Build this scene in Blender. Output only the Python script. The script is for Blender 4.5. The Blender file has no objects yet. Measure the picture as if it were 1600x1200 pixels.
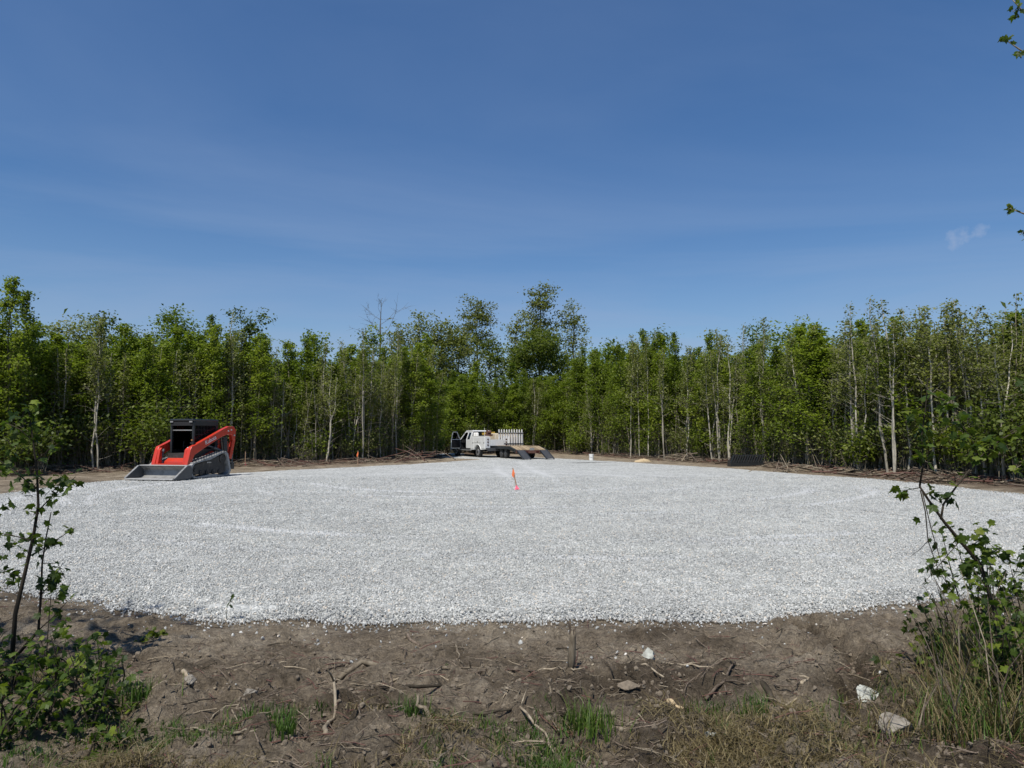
import bpy, math, random
import numpy as np
from mathutils import Vector, Matrix, Euler

# ------------------------------------------------------------------ camera, sky, sun, exposure
scene = bpy.context.scene
COL = scene.collection
F_PX, CU, CV, HZ, CAM_H = 1110.0, 800.0, 600.0, 682.0, 1.6      # pixels of the 1600x1200 photograph
PITCH = math.atan((HZ - CV) / F_PX)
cam_data = bpy.data.cameras.new('camera')
cam_data.sensor_width = 36.0
cam_data.lens = 36.0 * F_PX / 1600.0
cam_data.clip_start, cam_data.clip_end = 0.05, 9000.0
cam = bpy.data.objects.new('camera', cam_data)
COL.objects.link(cam)
cam.location = (0, 0, CAM_H)
cam.rotation_euler = (math.pi / 2 + PITCH, 0, 0)
scene.camera = cam

SUN_EL = math.radians(60)
SUN_H = Vector((-0.42, -0.91, 0)).normalized()                  # horizontal direction towards the sun
SUN_DIR = Vector((SUN_H.x * math.cos(SUN_EL), SUN_H.y * math.cos(SUN_EL), math.sin(SUN_EL)))

world = bpy.data.worlds.new('World')
scene.world = world
world.use_nodes = True
wn, wl = world.node_tree.nodes, world.node_tree.links
wn.clear()
w_out = wn.new('ShaderNodeOutputWorld')
w_bg = wn.new('ShaderNodeBackground')
w_bg.inputs['Strength'].default_value = 0.078
w_sky = wn.new('ShaderNodeTexSky')
w_sky.sky_type = 'NISHITA'
w_sky.sun_disc = False
w_sky.sun_elevation = SUN_EL
w_sky.sun_rotation = math.atan2(SUN_H.x, SUN_H.y)
w_sky.altitude = 0
w_sky.air_density = 1.0
w_sky.dust_density = 0.25
w_sky.ozone_density = 2.2
w_tc = wn.new('ShaderNodeTexCoord')
w_sep = wn.new('ShaderNodeSeparateXYZ')
wl.new(w_tc.outputs['Generated'], w_sep.inputs[0])
# thin cirrus veil: the direction is projected onto a plane high above, as real high cloud would be
w_z = wn.new('ShaderNodeMath'); w_z.operation = 'MAXIMUM'; w_z.inputs[1].default_value = 0.04
wl.new(w_sep.outputs['Z'], w_z.inputs[0])
w_div = wn.new('ShaderNodeVectorMath'); w_div.operation = 'DIVIDE'
w_cmb = wn.new('ShaderNodeCombineXYZ')
for s_ in 'XYZ':
    wl.new(w_z.outputs[0], w_cmb.inputs[s_])
wl.new(w_tc.outputs['Generated'], w_div.inputs[0])
wl.new(w_cmb.outputs[0], w_div.inputs[1])
w_map = wn.new('ShaderNodeMapping')
w_map.inputs['Rotation'].default_value = (0, 0, math.radians(28))
w_map.inputs['Scale'].default_value = (0.22, 0.42, 0.0)
w_map.inputs['Location'].default_value = (0.35, 0.9, 0.0)
wl.new(w_div.outputs[0], w_map.inputs['Vector'])
w_n = wn.new('ShaderNodeTexNoise')
w_n.inputs['Scale'].default_value = 1.0
w_n.inputs['Detail'].default_value = 7
w_n.inputs['Roughness'].default_value = 0.55
w_n.inputs['Distortion'].default_value = 0.6
wl.new(w_map.outputs[0], w_n.inputs['Vector'])
w_ramp = wn.new('ShaderNodeValToRGB')
w_ramp.color_ramp.elements[0].position = 0.43
w_ramp.color_ramp.elements[0].color = (0, 0, 0, 1)
w_ramp.color_ramp.elements[1].position = 0.80
w_ramp.color_ramp.elements[1].color = (0.42, 0.42, 0.42, 1)
wl.new(w_n.outputs['Fac'], w_ramp.inputs[0])
w_mix = wn.new('ShaderNodeMix'); w_mix.data_type = 'RGBA'
# one small wisp of cloud low in the sky to the right
w_dir = Vector((0.5330, 0.8136, 0.2323))
w_sub = wn.new('ShaderNodeVectorMath'); w_sub.operation = 'SUBTRACT'; w_sub.inputs[1].default_value = w_dir
wl.new(w_tc.outputs['Generated'], w_sub.inputs[0])
w_sc = wn.new('ShaderNodeVectorMath'); w_sc.operation = 'MULTIPLY'; w_sc.inputs[1].default_value = (30.0, 30.0, 55.0)
wl.new(w_sub.outputs[0], w_sc.inputs[0])
w_len = wn.new('ShaderNodeVectorMath'); w_len.operation = 'LENGTH'
wl.new(w_sc.outputs[0], w_len.inputs[0])
w_n2 = wn.new('ShaderNodeTexNoise'); w_n2.inputs['Scale'].default_value = 55.0; w_n2.inputs['Detail'].default_value = 6
wl.new(w_tc.outputs['Generated'], w_n2.inputs['Vector'])
w_a = wn.new('ShaderNodeMath'); w_a.operation = 'MULTIPLY_ADD'; w_a.inputs[1].default_value = 3.2; w_a.inputs[2].default_value = -0.9
wl.new(w_n2.outputs['Fac'], w_a.inputs[0])
w_b = wn.new('ShaderNodeMath'); w_b.operation = 'SUBTRACT'
wl.new(w_a.outputs[0], w_b.inputs[0]); wl.new(w_len.outputs['Value'], w_b.inputs[1])
w_c = wn.new('ShaderNodeMath'); w_c.operation = 'MULTIPLY'; w_c.inputs[1].default_value = 0.8; w_c.use_clamp = True
wl.new(w_b.outputs[0], w_c.inputs[0])
w_d = wn.new('ShaderNodeMath'); w_d.operation = 'MAXIMUM'
wl.new(w_ramp.outputs[0], w_d.inputs[0]); wl.new(w_c.outputs[0], w_d.inputs[1])
# haze thickening evenly towards the horizon
w_h1 = wn.new('ShaderNodeMath'); w_h1.operation = 'MULTIPLY'; w_h1.inputs[1].default_value = -6.5
wl.new(w_z.outputs[0], w_h1.inputs[0])
w_h2 = wn.new('ShaderNodeMath'); w_h2.operation = 'EXPONENT'
wl.new(w_h1.outputs[0], w_h2.inputs[0])
w_h3 = wn.new('ShaderNodeMath'); w_h3.operation = 'MULTIPLY_ADD'; w_h3.inputs[1].default_value = 0.75; w_h3.use_clamp = True
wl.new(w_h2.outputs[0], w_h3.inputs[0]); wl.new(w_d.outputs[0], w_h3.inputs[2])
wl.new(w_h3.outputs[0], w_mix.inputs[0])
w_hsv = wn.new('ShaderNodeHueSaturation')
w_hsv.inputs['Saturation'].default_value = 1.34
w_hsv.inputs['Hue'].default_value = 0.506
wl.new(w_sky.outputs[0], w_hsv.inputs['Color'])
wl.new(w_hsv.outputs[0], w_mix.inputs[6])
w_mix.inputs[7].default_value = (3.1, 4.1, 6.1, 1)
wl.new(w_mix.outputs[2], w_bg.inputs['Color'])
wl.new(w_bg.outputs[0], w_out.inputs['Surface'])

sun_data = bpy.data.lights.new('sun', 'SUN')
sun_data.energy = 4.0
sun_data.angle = math.radians(0.53)
sun_data.color = (1.0, 0.955, 0.89)
sun = bpy.data.objects.new('sun', sun_data)
COL.objects.link(sun)
sun.rotation_euler = SUN_DIR.to_track_quat('Z', 'Y').to_euler()

scene.view_settings.view_transform = 'Standard'
scene.view_settings.look = 'None'
scene.view_settings.exposure = 0.35
scene.view_settings.gamma = 1.0
scene.render.engine = 'CYCLES'
scene.cycles.max_bounces = 6
scene.cycles.diffuse_bounces = 4
scene.cycles.glossy_bounces = 2
scene.cycles.transmission_bounces = 4
scene.cycles.transparent_max_bounces = 6
scene.cycles.caustics_reflective = False
scene.cycles.caustics_refractive = False

rng = np.random.default_rng(7)
random.seed(7)

# ------------------------------------------------------------------ pixel <-> place
CP, SP = math.cos(PITCH), math.sin(PITCH)
def ray(u, v):
    x, y = (u - CU) / F_PX, -(v - CV) / F_PX
    return Vector((x, CP - y * SP, SP + y * CP))
def ground(u, v, z=0.0):
    d = ray(u, v)
    t = (z - CAM_H) / d.z
    return Vector((d.x * t, d.y * t, z))
def at(u, v, Y):
    d = ray(u, v)
    t = Y / d.y
    return Vector((d.x * t, Y, CAM_H + d.z * t))
def project(p):
    q = Vector(p) - Vector((0, 0, CAM_H))
    zc = q.y * CP + q.z * SP
    yc = -q.y * SP + q.z * CP
    return CU + F_PX * q.x / zc, CV - F_PX * yc / zc

# ------------------------------------------------------------------ noise
_perm = np.random.default_rng(3).random((256, 256))
def vnoise(x, y):
    x = np.asarray(x, float); y = np.asarray(y, float)
    xi, yi = np.floor(x).astype(int), np.floor(y).astype(int)
    fx, fy = x - xi, y - yi
    fx, fy = fx * fx * (3 - 2 * fx), fy * fy * (3 - 2 * fy)
    a, b = _perm[xi & 255, yi & 255], _perm[(xi + 1) & 255, yi & 255]
    c, d = _perm[xi & 255, (yi + 1) & 255], _perm[(xi + 1) & 255, (yi + 1) & 255]
    return (a * (1 - fx) + b * fx) * (1 - fy) + (c * (1 - fx) + d * fx) * fy - 0.5
def fbm(x, y, f, o=4, g=0.5):
    s, a = 0, 1.0
    for i in range(o):
        s = s + a * vnoise(np.asarray(x) * f + 17.3 * i, np.asarray(y) * f - 9.1 * i)
        f *= 2.03; a *= g
    return s
def sstep(a, b, x):
    t = np.clip((np.asarray(x, float) - a) / (b - a), 0, 1)
    return t * t * (3 - 2 * t)

# ------------------------------------------------------------------ materials
def new_mat(name):
    m = bpy.data.materials.new(name)
    m.use_nodes = True
    nt = m.node_tree
    nt.nodes.clear()
    out = nt.nodes.new('ShaderNodeOutputMaterial')
    return m, nt, out
def nnode(nt, t, **kw):
    n = nt.nodes.new(t)
    for k, v in kw.items():
        if k in n.inputs:
            n.inputs[k].default_value = v
        else:
            setattr(n, k, v)
    return n
def ramp(nt, src, stops):
    r = nt.nodes.new('ShaderNodeValToRGB')
    e = r.color_ramp.elements
    while len(e) < len(stops):
        e.new(0.5)
    for i, (p, c) in enumerate(stops):
        e[i].position = p
        e[i].color = (c[0], c[1], c[2], 1)
    nt.links.new(src, r.inputs[0])
    return r.outputs[0]
def mixc(nt, fac, a, b, mode='MIX'):
    m = nt.nodes.new('ShaderNodeMix'); m.data_type = 'RGBA'; m.blend_type = mode
    for i, s in ((0, fac), (6, a), (7, b)):
        if hasattr(s, 'is_output'):
            nt.links.new(s, m.inputs[i])
        elif i == 0:
            m.inputs[0].default_value = s
        else:
            m.inputs[i].default_value = (s[0], s[1], s[2], 1)
    return m.outputs[2]
def paint(name, c, rough=0.5, metal=0.0, wear=0.15, scale=6.0, bump=0.0, dirt=None, coat=0.0):
    m, nt, out = new_mat(name)
    b = nnode(nt, 'ShaderNodeBsdfPrincipled', Roughness=rough, Metallic=metal)
    tc = nt.nodes.new('ShaderNodeTexCoord')
    n = nnode(nt, 'ShaderNodeTexNoise', Scale=scale, Detail=6.0, Roughness=0.65)
    nt.links.new(tc.outputs['Object'], n.inputs['Vector'])
    d = dirt or tuple(x * 0.55 for x in c)
    lo = tuple(x * (1 - wear) + y * wear for x, y in zip(c, d))
    hi = tuple(min(1, x * (1 + wear * 0.5)) for x in c)
    col = ramp(nt, n.outputs['Fac'], [(0.30, d if wear > 0.4 else lo), (0.5, c), (0.75, hi)])
    nt.links.new(col, b.inputs['Base Color'])
    if coat:
        b.inputs['Coat Weight'].default_value = coat
    if bump:
        bp = nnode(nt, 'ShaderNodeBump', Strength=bump, Distance=0.01)
        nt.links.new(n.outputs['Fac'], bp.inputs['Height'])
        nt.links.new(bp.outputs[0], b.inputs['Normal'])
    nt.links.new(b.outputs[0], out.inputs[0])
    return m
def leaf_mat(name, dark, mid, light, transl=0.35, gloss=0.25):
    m, nt, out = new_mat(name)
    at_ = nnode(nt, 'ShaderNodeAttribute', attribute_name='tint')
    oi = nt.nodes.new('ShaderNodeObjectInfo')
    ad = nnode(nt, 'ShaderNodeMath', operation='MULTIPLY_ADD')
    nt.links.new(oi.outputs['Random'], ad.inputs[0])
    ad.inputs[1].default_value = 0.36 if name != 'leaf_maple' else 0.75
    sb = nnode(nt, 'ShaderNodeMath', operation='SUBTRACT')
    nt.links.new(at_.outputs['Fac'], sb.inputs[0]); sb.inputs[1].default_value = 0.18 if name != 'leaf_maple' else 0.375
    nt.links.new(sb.outputs[0], ad.inputs[2])
    col = ramp(nt, ad.outputs[0], [(0.08, dark), (0.5, mid), (0.95, light)])
    b = nnode(nt, 'ShaderNodeBsdfPrincipled', Roughness=0.5)
    b.inputs['Specular IOR Level'].default_value = gloss
    nt.links.new(col, b.inputs['Base Color'])
    t = nt.nodes.new('ShaderNodeBsdfTranslucent')
    tcol = mixc(nt, 1.0, col, (1.15, 1.25, 0.6), 'MULTIPLY')
    nt.links.new(tcol, t.inputs[0])
    mx = nnode(nt, 'ShaderNodeMixShader'); mx.inputs[0].default_value = transl
    nt.links.new(b.outputs[0], mx.inputs[1]); nt.links.new(t.outputs[0], mx.inputs[2])
    nt.links.new(mx.outputs[0], out.inputs[0])
    return m
def bark_mat(name, a, b_, c, scale=14.0):
    m, nt, out = new_mat(name)
    b = nnode(nt, 'ShaderNodeBsdfPrincipled', Roughness=0.9)
    b.inputs['Specular IOR Level'].default_value = 0.15
    tc = nt.nodes.new('ShaderNodeTexCoord')
    mp = nnode(nt, 'ShaderNodeMapping', Scale=(1.0, 1.0, 0.25))
    nt.links.new(tc.outputs['Object'], mp.inputs[0])
    n = nnode(nt, 'ShaderNodeTexNoise', Scale=scale, Detail=6.0, Roughness=0.7)
    nt.links.new(mp.outputs[0], n.inputs['Vector'])
    oi = nt.nodes.new('ShaderNodeObjectInfo')
    col = ramp(nt, n.outputs['Fac'], [(0.32, a), (0.5, b_), (0.68, c)])
    v = nnode(nt, 'ShaderNodeMath', operation='MULTIPLY_ADD')
    nt.links.new(oi.outputs['Random'], v.inputs[0]); v.inputs[1].default_value = 0.6; v.inputs[2].default_value = 0.68
    hv = nt.nodes.new('ShaderNodeHueSaturation')
    nt.links.new(v.outputs[0], hv.inputs['Value']); nt.links.new(col, hv.inputs['Color'])
    nt.links.new(hv.outputs[0], b.inputs['Base Color'])
    bp = nnode(nt, 'ShaderNodeBump', Strength=0.5, Distance=0.01)
    nt.links.new(n.outputs['Fac'], bp.inputs['Height']); nt.links.new(bp.outputs[0], b.inputs['Normal'])
    nt.links.new(b.outputs[0], out.inputs[0])
    return m

M = {}
M['leaf_green'] = leaf_mat('leaf_green', (0.092, 0.132, 0.016), (0.172, 0.228, 0.028), (0.265, 0.310, 0.044), 0.50)
M['leaf_grey'] = leaf_mat('leaf_grey', (0.115, 0.130, 0.040), (0.195, 0.215, 0.065), (0.270, 0.285, 0.100), 0.46)
M['leaf_dark'] = leaf_mat('leaf_dark', (0.055, 0.082, 0.018), (0.105, 0.140, 0.028), (0.165, 0.195, 0.042), 0.45)
M['leaf_yellow'] = leaf_mat('leaf_yellow', (0.070, 0.100, 0.012), (0.115, 0.150, 0.018), (0.175, 0.200, 0.030), 0.42)
M['leaf_maple'] = leaf_mat('leaf_maple', (0.028, 0.052, 0.009), (0.075, 0.120, 0.016), (0.200, 0.250, 0.032), 0.45, 0.3)
M['leaf_litter'] = leaf_mat('leaf_litter', (0.06, 0.04, 0.025), (0.13, 0.085, 0.05), (0.22, 0.15, 0.09), 0.1, 0.1)
M['grass_green'] = leaf_mat('grass_green', (0.035, 0.075, 0.012), (0.065, 0.120, 0.018), (0.120, 0.170, 0.030), 0.3)
M['grass_dry'] = leaf_mat('grass_dry', (0.075, 0.056, 0.025), (0.155, 0.122, 0.055), (0.29, 0.235, 0.120), 0.25)
M['bark_pale'] = bark_mat('bark_pale', (0.20, 0.18, 0.135), (0.40, 0.365, 0.29), (0.56, 0.52, 0.43))
M['bark_grey'] = bark_mat('bark_grey', (0.10, 0.086, 0.058), (0.205, 0.178, 0.125), (0.30, 0.265, 0.20))
M['bark_dark'] = bark_mat('bark_dark', (0.020, 0.016, 0.011), (0.045, 0.037, 0.026), (0.080, 0.067, 0.048))
M['stick_pale'] = bark_mat('stick_pale', (0.12, 0.095, 0.066), (0.23, 0.19, 0.135), (0.35, 0.30, 0.22), 30)
M['stick_brown'] = bark_mat('stick_brown', (0.07, 0.052, 0.038), (0.14, 0.11, 0.083), (0.23, 0.185, 0.14), 30)
M['red_paint'] = paint('red_paint', (0.52, 0.036, 0.014), 0.38, wear=0.35, dirt=(0.30, 0.09, 0.05), coat=0.3)
M['black_paint'] = paint('black_paint', (0.020, 0.023, 0.025), 0.35, wear=0.3, dirt=(0.05, 0.05, 0.048))
M['black_matte'] = paint('black_matte', (0.010, 0.010, 0.011), 0.75, wear=0.3, dirt=(0.03, 0.028, 0.026))
M['steel'] = paint('steel', (0.26, 0.26, 0.25), 0.5, 0.1, wear=0.45, dirt=(0.15, 0.145, 0.135), scale=5, bump=0.1)
M['steel_dark'] = paint('steel_dark', (0.085, 0.088, 0.092), 0.5, 0.2, wear=0.4, dirt=(0.10, 0.095, 0.09), scale=5)
M['steel_worn'] = paint('steel_worn', (0.52, 0.51, 0.48), 0.45, 0.3, wear=0.3, dirt=(0.3, 0.28, 0.25))
M['track_rubber'] = paint('track_rubber', (0.27, 0.27, 0.26), 0.9, wear=0.6, dirt=(0.10, 0.10, 0.095), scale=5)
M['rubber'] = paint('rubber', (0.018, 0.018, 0.018), 0.85, wear=0.5, dirt=(0.07, 0.065, 0.06), scale=4)
M['undercarriage'] = paint('undercarriage', (0.030, 0.029, 0.027), 0.7, wear=0.6, dirt=(0.09, 0.08, 0.07), scale=4)
M['white_paint'] = paint('white_paint', (0.70, 0.71, 0.70), 0.35, wear=0.12, dirt=(0.50, 0.48, 0.44), coat=0.3)
M['white_plain'] = paint('white_plain', (0.78, 0.77, 0.73), 0.55, wear=0.15, dirt=(0.55, 0.52, 0.46))
M['cream'] = paint('cream', (0.62, 0.53, 0.40), 0.6, wear=0.2)
M['yellow_paint'] = paint('yellow_paint', (0.55, 0.36, 0.06), 0.5, wear=0.4, dirt=(0.25, 0.18, 0.08))
M['wood_plank'] = paint('wood_plank', (0.34, 0.26, 0.16), 0.8, wear=0.5, dirt=(0.22, 0.16, 0.10), scale=3)
M['wood_plank_dark'] = paint('wood_plank_dark', (0.25, 0.185, 0.11), 0.85, wear=0.5, dirt=(0.13, 0.095, 0.06), scale=3)
M['rust'] = paint('rust', (0.11, 0.05, 0.035), 0.8, wear=0.5, dirt=(0.06, 0.035, 0.03))
M['chrome'] = paint('chrome', (0.65, 0.65, 0.65), 0.25, 0.8, wear=0.2)
M['tail_light'] = paint('tail_light', (0.05, 0.006, 0.006), 0.25, wear=0.1)
M['lamp_lens'] = paint('lamp_lens', (0.55, 0.56, 0.56), 0.15, wear=0.1)
M['amber'] = paint('amber', (0.30, 0.13, 0.05), 0.3, wear=0.2)
M['orange_tape'] = paint('orange_tape', (0.72, 0.17, 0.05), 0.6, wear=0.2)
M['pink_tape'] = paint('pink_tape', (0.85, 0.14, 0.22), 0.6, wear=0.1)
M['stake_wood'] = paint('stake_wood', (0.30, 0.20, 0.13), 0.85, wear=0.3)
M['cutwood'] = paint('cutwood', (0.52, 0.40, 0.24), 0.9, wear=0.3)
M['sand'] = paint('sand', (0.46, 0.36, 0.22), 0.95, wear=0.3, scale=20, bump=0.4)
M['label_white'] = paint('label_white', (0.75, 0.75, 0.73), 0.5, wear=0.05)
m, nt, out = new_mat('glass_dark')
gb = nnode(nt, 'ShaderNodeBsdfPrincipled', Roughness=0.05)
gb.inputs['Base Color'].default_value = (0.012, 0.015, 0.016, 1)
nt.links.new(gb.outputs[0], out.inputs[0]); M['glass_dark'] = m
m, nt, out = new_mat('cab_glass')
g1 = nnode(nt, 'ShaderNodeBsdfGlossy', Roughness=0.03)
g2 = nt.nodes.new('ShaderNodeBsdfTransparent'); g2.inputs[0].default_value = (0.55, 0.62, 0.62, 1)
fr = nnode(nt, 'ShaderNodeFresnel', IOR=1.45)
mx = nt.nodes.new('ShaderNodeMixShader')
nt.links.new(fr.outputs[0], mx.inputs[0]); nt.links.new(g2.outputs[0], mx.inputs[1]); nt.links.new(g1.outputs[0], mx.inputs[2])
nt.links.new(mx.outputs[0], out.inputs[0]); M['cab_glass'] = m

# bare dirt with litter under the trees
m, nt, out = new_mat('bare_dirt')
b = nnode(nt, 'ShaderNodeBsdfPrincipled', Roughness=0.95)
b.inputs['Specular IOR Level'].default_value = 0.12
geo = nt.nodes.new('ShaderNodeNewGeometry')
n1 = nnode(nt, 'ShaderNodeTexNoise', Scale=1.1, Detail=8.0, Roughness=0.62)
n2 = nnode(nt, 'ShaderNodeTexNoise', Scale=16.0, Detail=8.0, Roughness=0.72)
n3 = nnode(nt, 'ShaderNodeTexNoise', Scale=70.0, Detail=5.0, Roughness=0.75)
for n in (n1, n2, n3):
    nt.links.new(geo.outputs['Position'], n.inputs['Vector'])
c1 = ramp(nt, n1.outputs['Fac'], [(0.34, (0.130, 0.102, 0.070)), (0.5, (0.258, 0.210, 0.150)), (0.66, (0.400, 0.338, 0.252))])
c2 = ramp(nt, n2.outputs['Fac'], [(0.28, (0.40, 0.39, 0.37)), (0.48, (1.0, 1.0, 1.0)), (0.72, (1.65, 1.64, 1.60))])
c3 = ramp(nt, n3.outputs['Fac'], [(0.30, (0.55, 0.54, 0.52)), (0.5, (1.0, 1.0, 1.0)), (0.72, (1.45, 1.45, 1.45))])
cc = mixc(nt, 1.0, mixc(nt, 1.0, c1, c2, 'MULTIPLY'), c3, 'MULTIPLY')
lit = nnode(nt, 'ShaderNodeAttribute', attribute_name='litter')
wet_shade = nnode(nt, 'ShaderNodeAttribute', attribute_name='damp_shade')
lc = ramp(nt, n2.outputs['Fac'], [(0.3, (0.055, 0.038, 0.024)), (0.5, (0.120, 0.082, 0.056)), (0.7, (0.200, 0.145, 0.100))])
cc = mixc(nt, lit.outputs['Fac'], cc, lc)
cc = mixc(nt, wet_shade.outputs['Fac'], cc, mixc(nt, 1.0, cc, (0.33, 0.31, 0.29), 'MULTIPLY'))  # darkens damp rut, churned dirt and the painted bush shadow
nt.links.new(cc, b.inputs['Base Color'])
hs = nnode(nt, 'ShaderNodeMath', operation='ADD')
nt.links.new(n2.outputs['Fac'], hs.inputs[0]); nt.links.new(n3.outputs['Fac'], hs.inputs[1])
bp = nnode(nt, 'ShaderNodeBump', Strength=1.0, Distance=0.05)
nt.links.new(hs.outputs[0], bp.inputs['Height']); nt.links.new(bp.outputs[0], b.inputs['Normal'])
nt.links.new(b.outputs[0], out.inputs[0]); M['dirt'] = m
M['clod'] = paint('clod', (0.185, 0.150, 0.107), 0.95, wear=0.45, scale=25, bump=0.5)

# crushed stone surface
def gravel_mat(name, stone):
    m, nt, out = new_mat(name)
    b = nnode(nt, 'ShaderNodeBsdfPrincipled', Roughness=0.85)
    b.inputs['Specular IOR Level'].default_value = 0.25
    geo = nt.nodes.new('ShaderNodeNewGeometry')
    big = nnode(nt, 'ShaderNodeTexNoise', Scale=0.55, Detail=7.0, Roughness=0.65)
    nt.links.new(geo.outputs['Position'], big.inputs['Vector'])
    cb = ramp(nt, big.outputs['Fac'], [(0.3, (0.88, 0.88, 0.88)), (0.7, (1.10, 1.10, 1.09))])
    if stone:
        oi = nt.nodes.new('ShaderNodeObjectInfo')
        c = ramp(nt, oi.outputs['Random'], [(0.0, (0.27, 0.277, 0.268)), (0.25, (0.36, 0.364, 0.344)), (0.6, (0.46, 0.464, 0.44)), (0.9, (0.585, 0.588, 0.56)), (1.0, (0.60, 0.52, 0.42))])
        fn = nnode(nt, 'ShaderNodeTexNoise', Scale=45.0, Detail=4.0)
        nt.links.new(geo.outputs['Position'], fn.inputs['Vector'])
        c = mixc(nt, 1.0, c, ramp(nt, fn.outputs['Fac'], [(0.3, (0.78, 0.78, 0.78)), (0.7, (1.15, 1.15, 1.15))]), 'MULTIPLY')
        nt.links.new(mixc(nt, 1.0, c, cb, 'MULTIPLY'), b.inputs['Base Color'])
    else:
        v = nnode(nt, 'ShaderNodeTexVoronoi', Scale=27.0, Randomness=1.0)
        nt.links.new(geo.outputs['Position'], v.inputs['Vector'])
        v2 = nnode(nt, 'ShaderNodeTexVoronoi', Scale=9.0, Randomness=1.0)
        nt.links.new(geo.outputs['Position'], v2.inputs['Vector'])
        sp = nt.nodes.new('ShaderNodeSeparateColor'); nt.links.new(v.outputs['Color'], sp.inputs[0])
        sp2 = nt.nodes.new('ShaderNodeSeparateColor'); nt.links.new(v2.outputs['Color'], sp2.inputs[0])
        c = ramp(nt, sp.outputs[0], [(0.0, (0.20, 0.21, 0.205)), (0.3, (0.36, 0.37, 0.352)), (0.7, (0.46, 0.464, 0.44)), (1.0, (0.585, 0.588, 0.56))])
        c = mixc(nt, 1.0, c, ramp(nt, sp2.outputs[1], [(0.0, (0.80, 0.80, 0.80)), (1.0, (1.16, 1.16, 1.16))]), 'MULTIPLY')
        c = mixc(nt, 1.0, c, cb, 'MULTIPLY')
        tr = nnode(nt, 'ShaderNodeAttribute', attribute_name='worn')
        c = mixc(nt, tr.outputs['Fac'], c, mixc(nt, 0.7, c, (0.535, 0.54, 0.525)))
        nt.links.new(c, b.inputs['Base Color'])
        inv = nnode(nt, 'ShaderNodeMath', operation='SUBTRACT'); inv.inputs[0].default_value = 1.0
        nt.links.new(v.outputs['Distance'], inv.inputs[1])
        bp = nnode(nt, 'ShaderNodeBump', Strength=0.8, Distance=0.025)
        nt.links.new(inv.outputs[0], bp.inputs['Height']); nt.links.new(bp.outputs[0], b.inputs['Normal'])
    nt.links.new(b.outputs[0], out.inputs[0])
    return m
M['gravel'] = gravel_mat('gravel', False)
M['gravel_stone'] = gravel_mat('gravel_stone', True)
M['rock'] = paint('rock', (0.40, 0.41, 0.36), 0.9, wear=0.7, dirt=(0.15, 0.14, 0.11), scale=14, bump=0.6)
M['rock_grey'] = paint('rock_grey', (0.24, 0.215, 0.175), 0.9, wear=0.7, dirt=(0.11, 0.09, 0.07), scale=14, bump=0.6)

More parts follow.
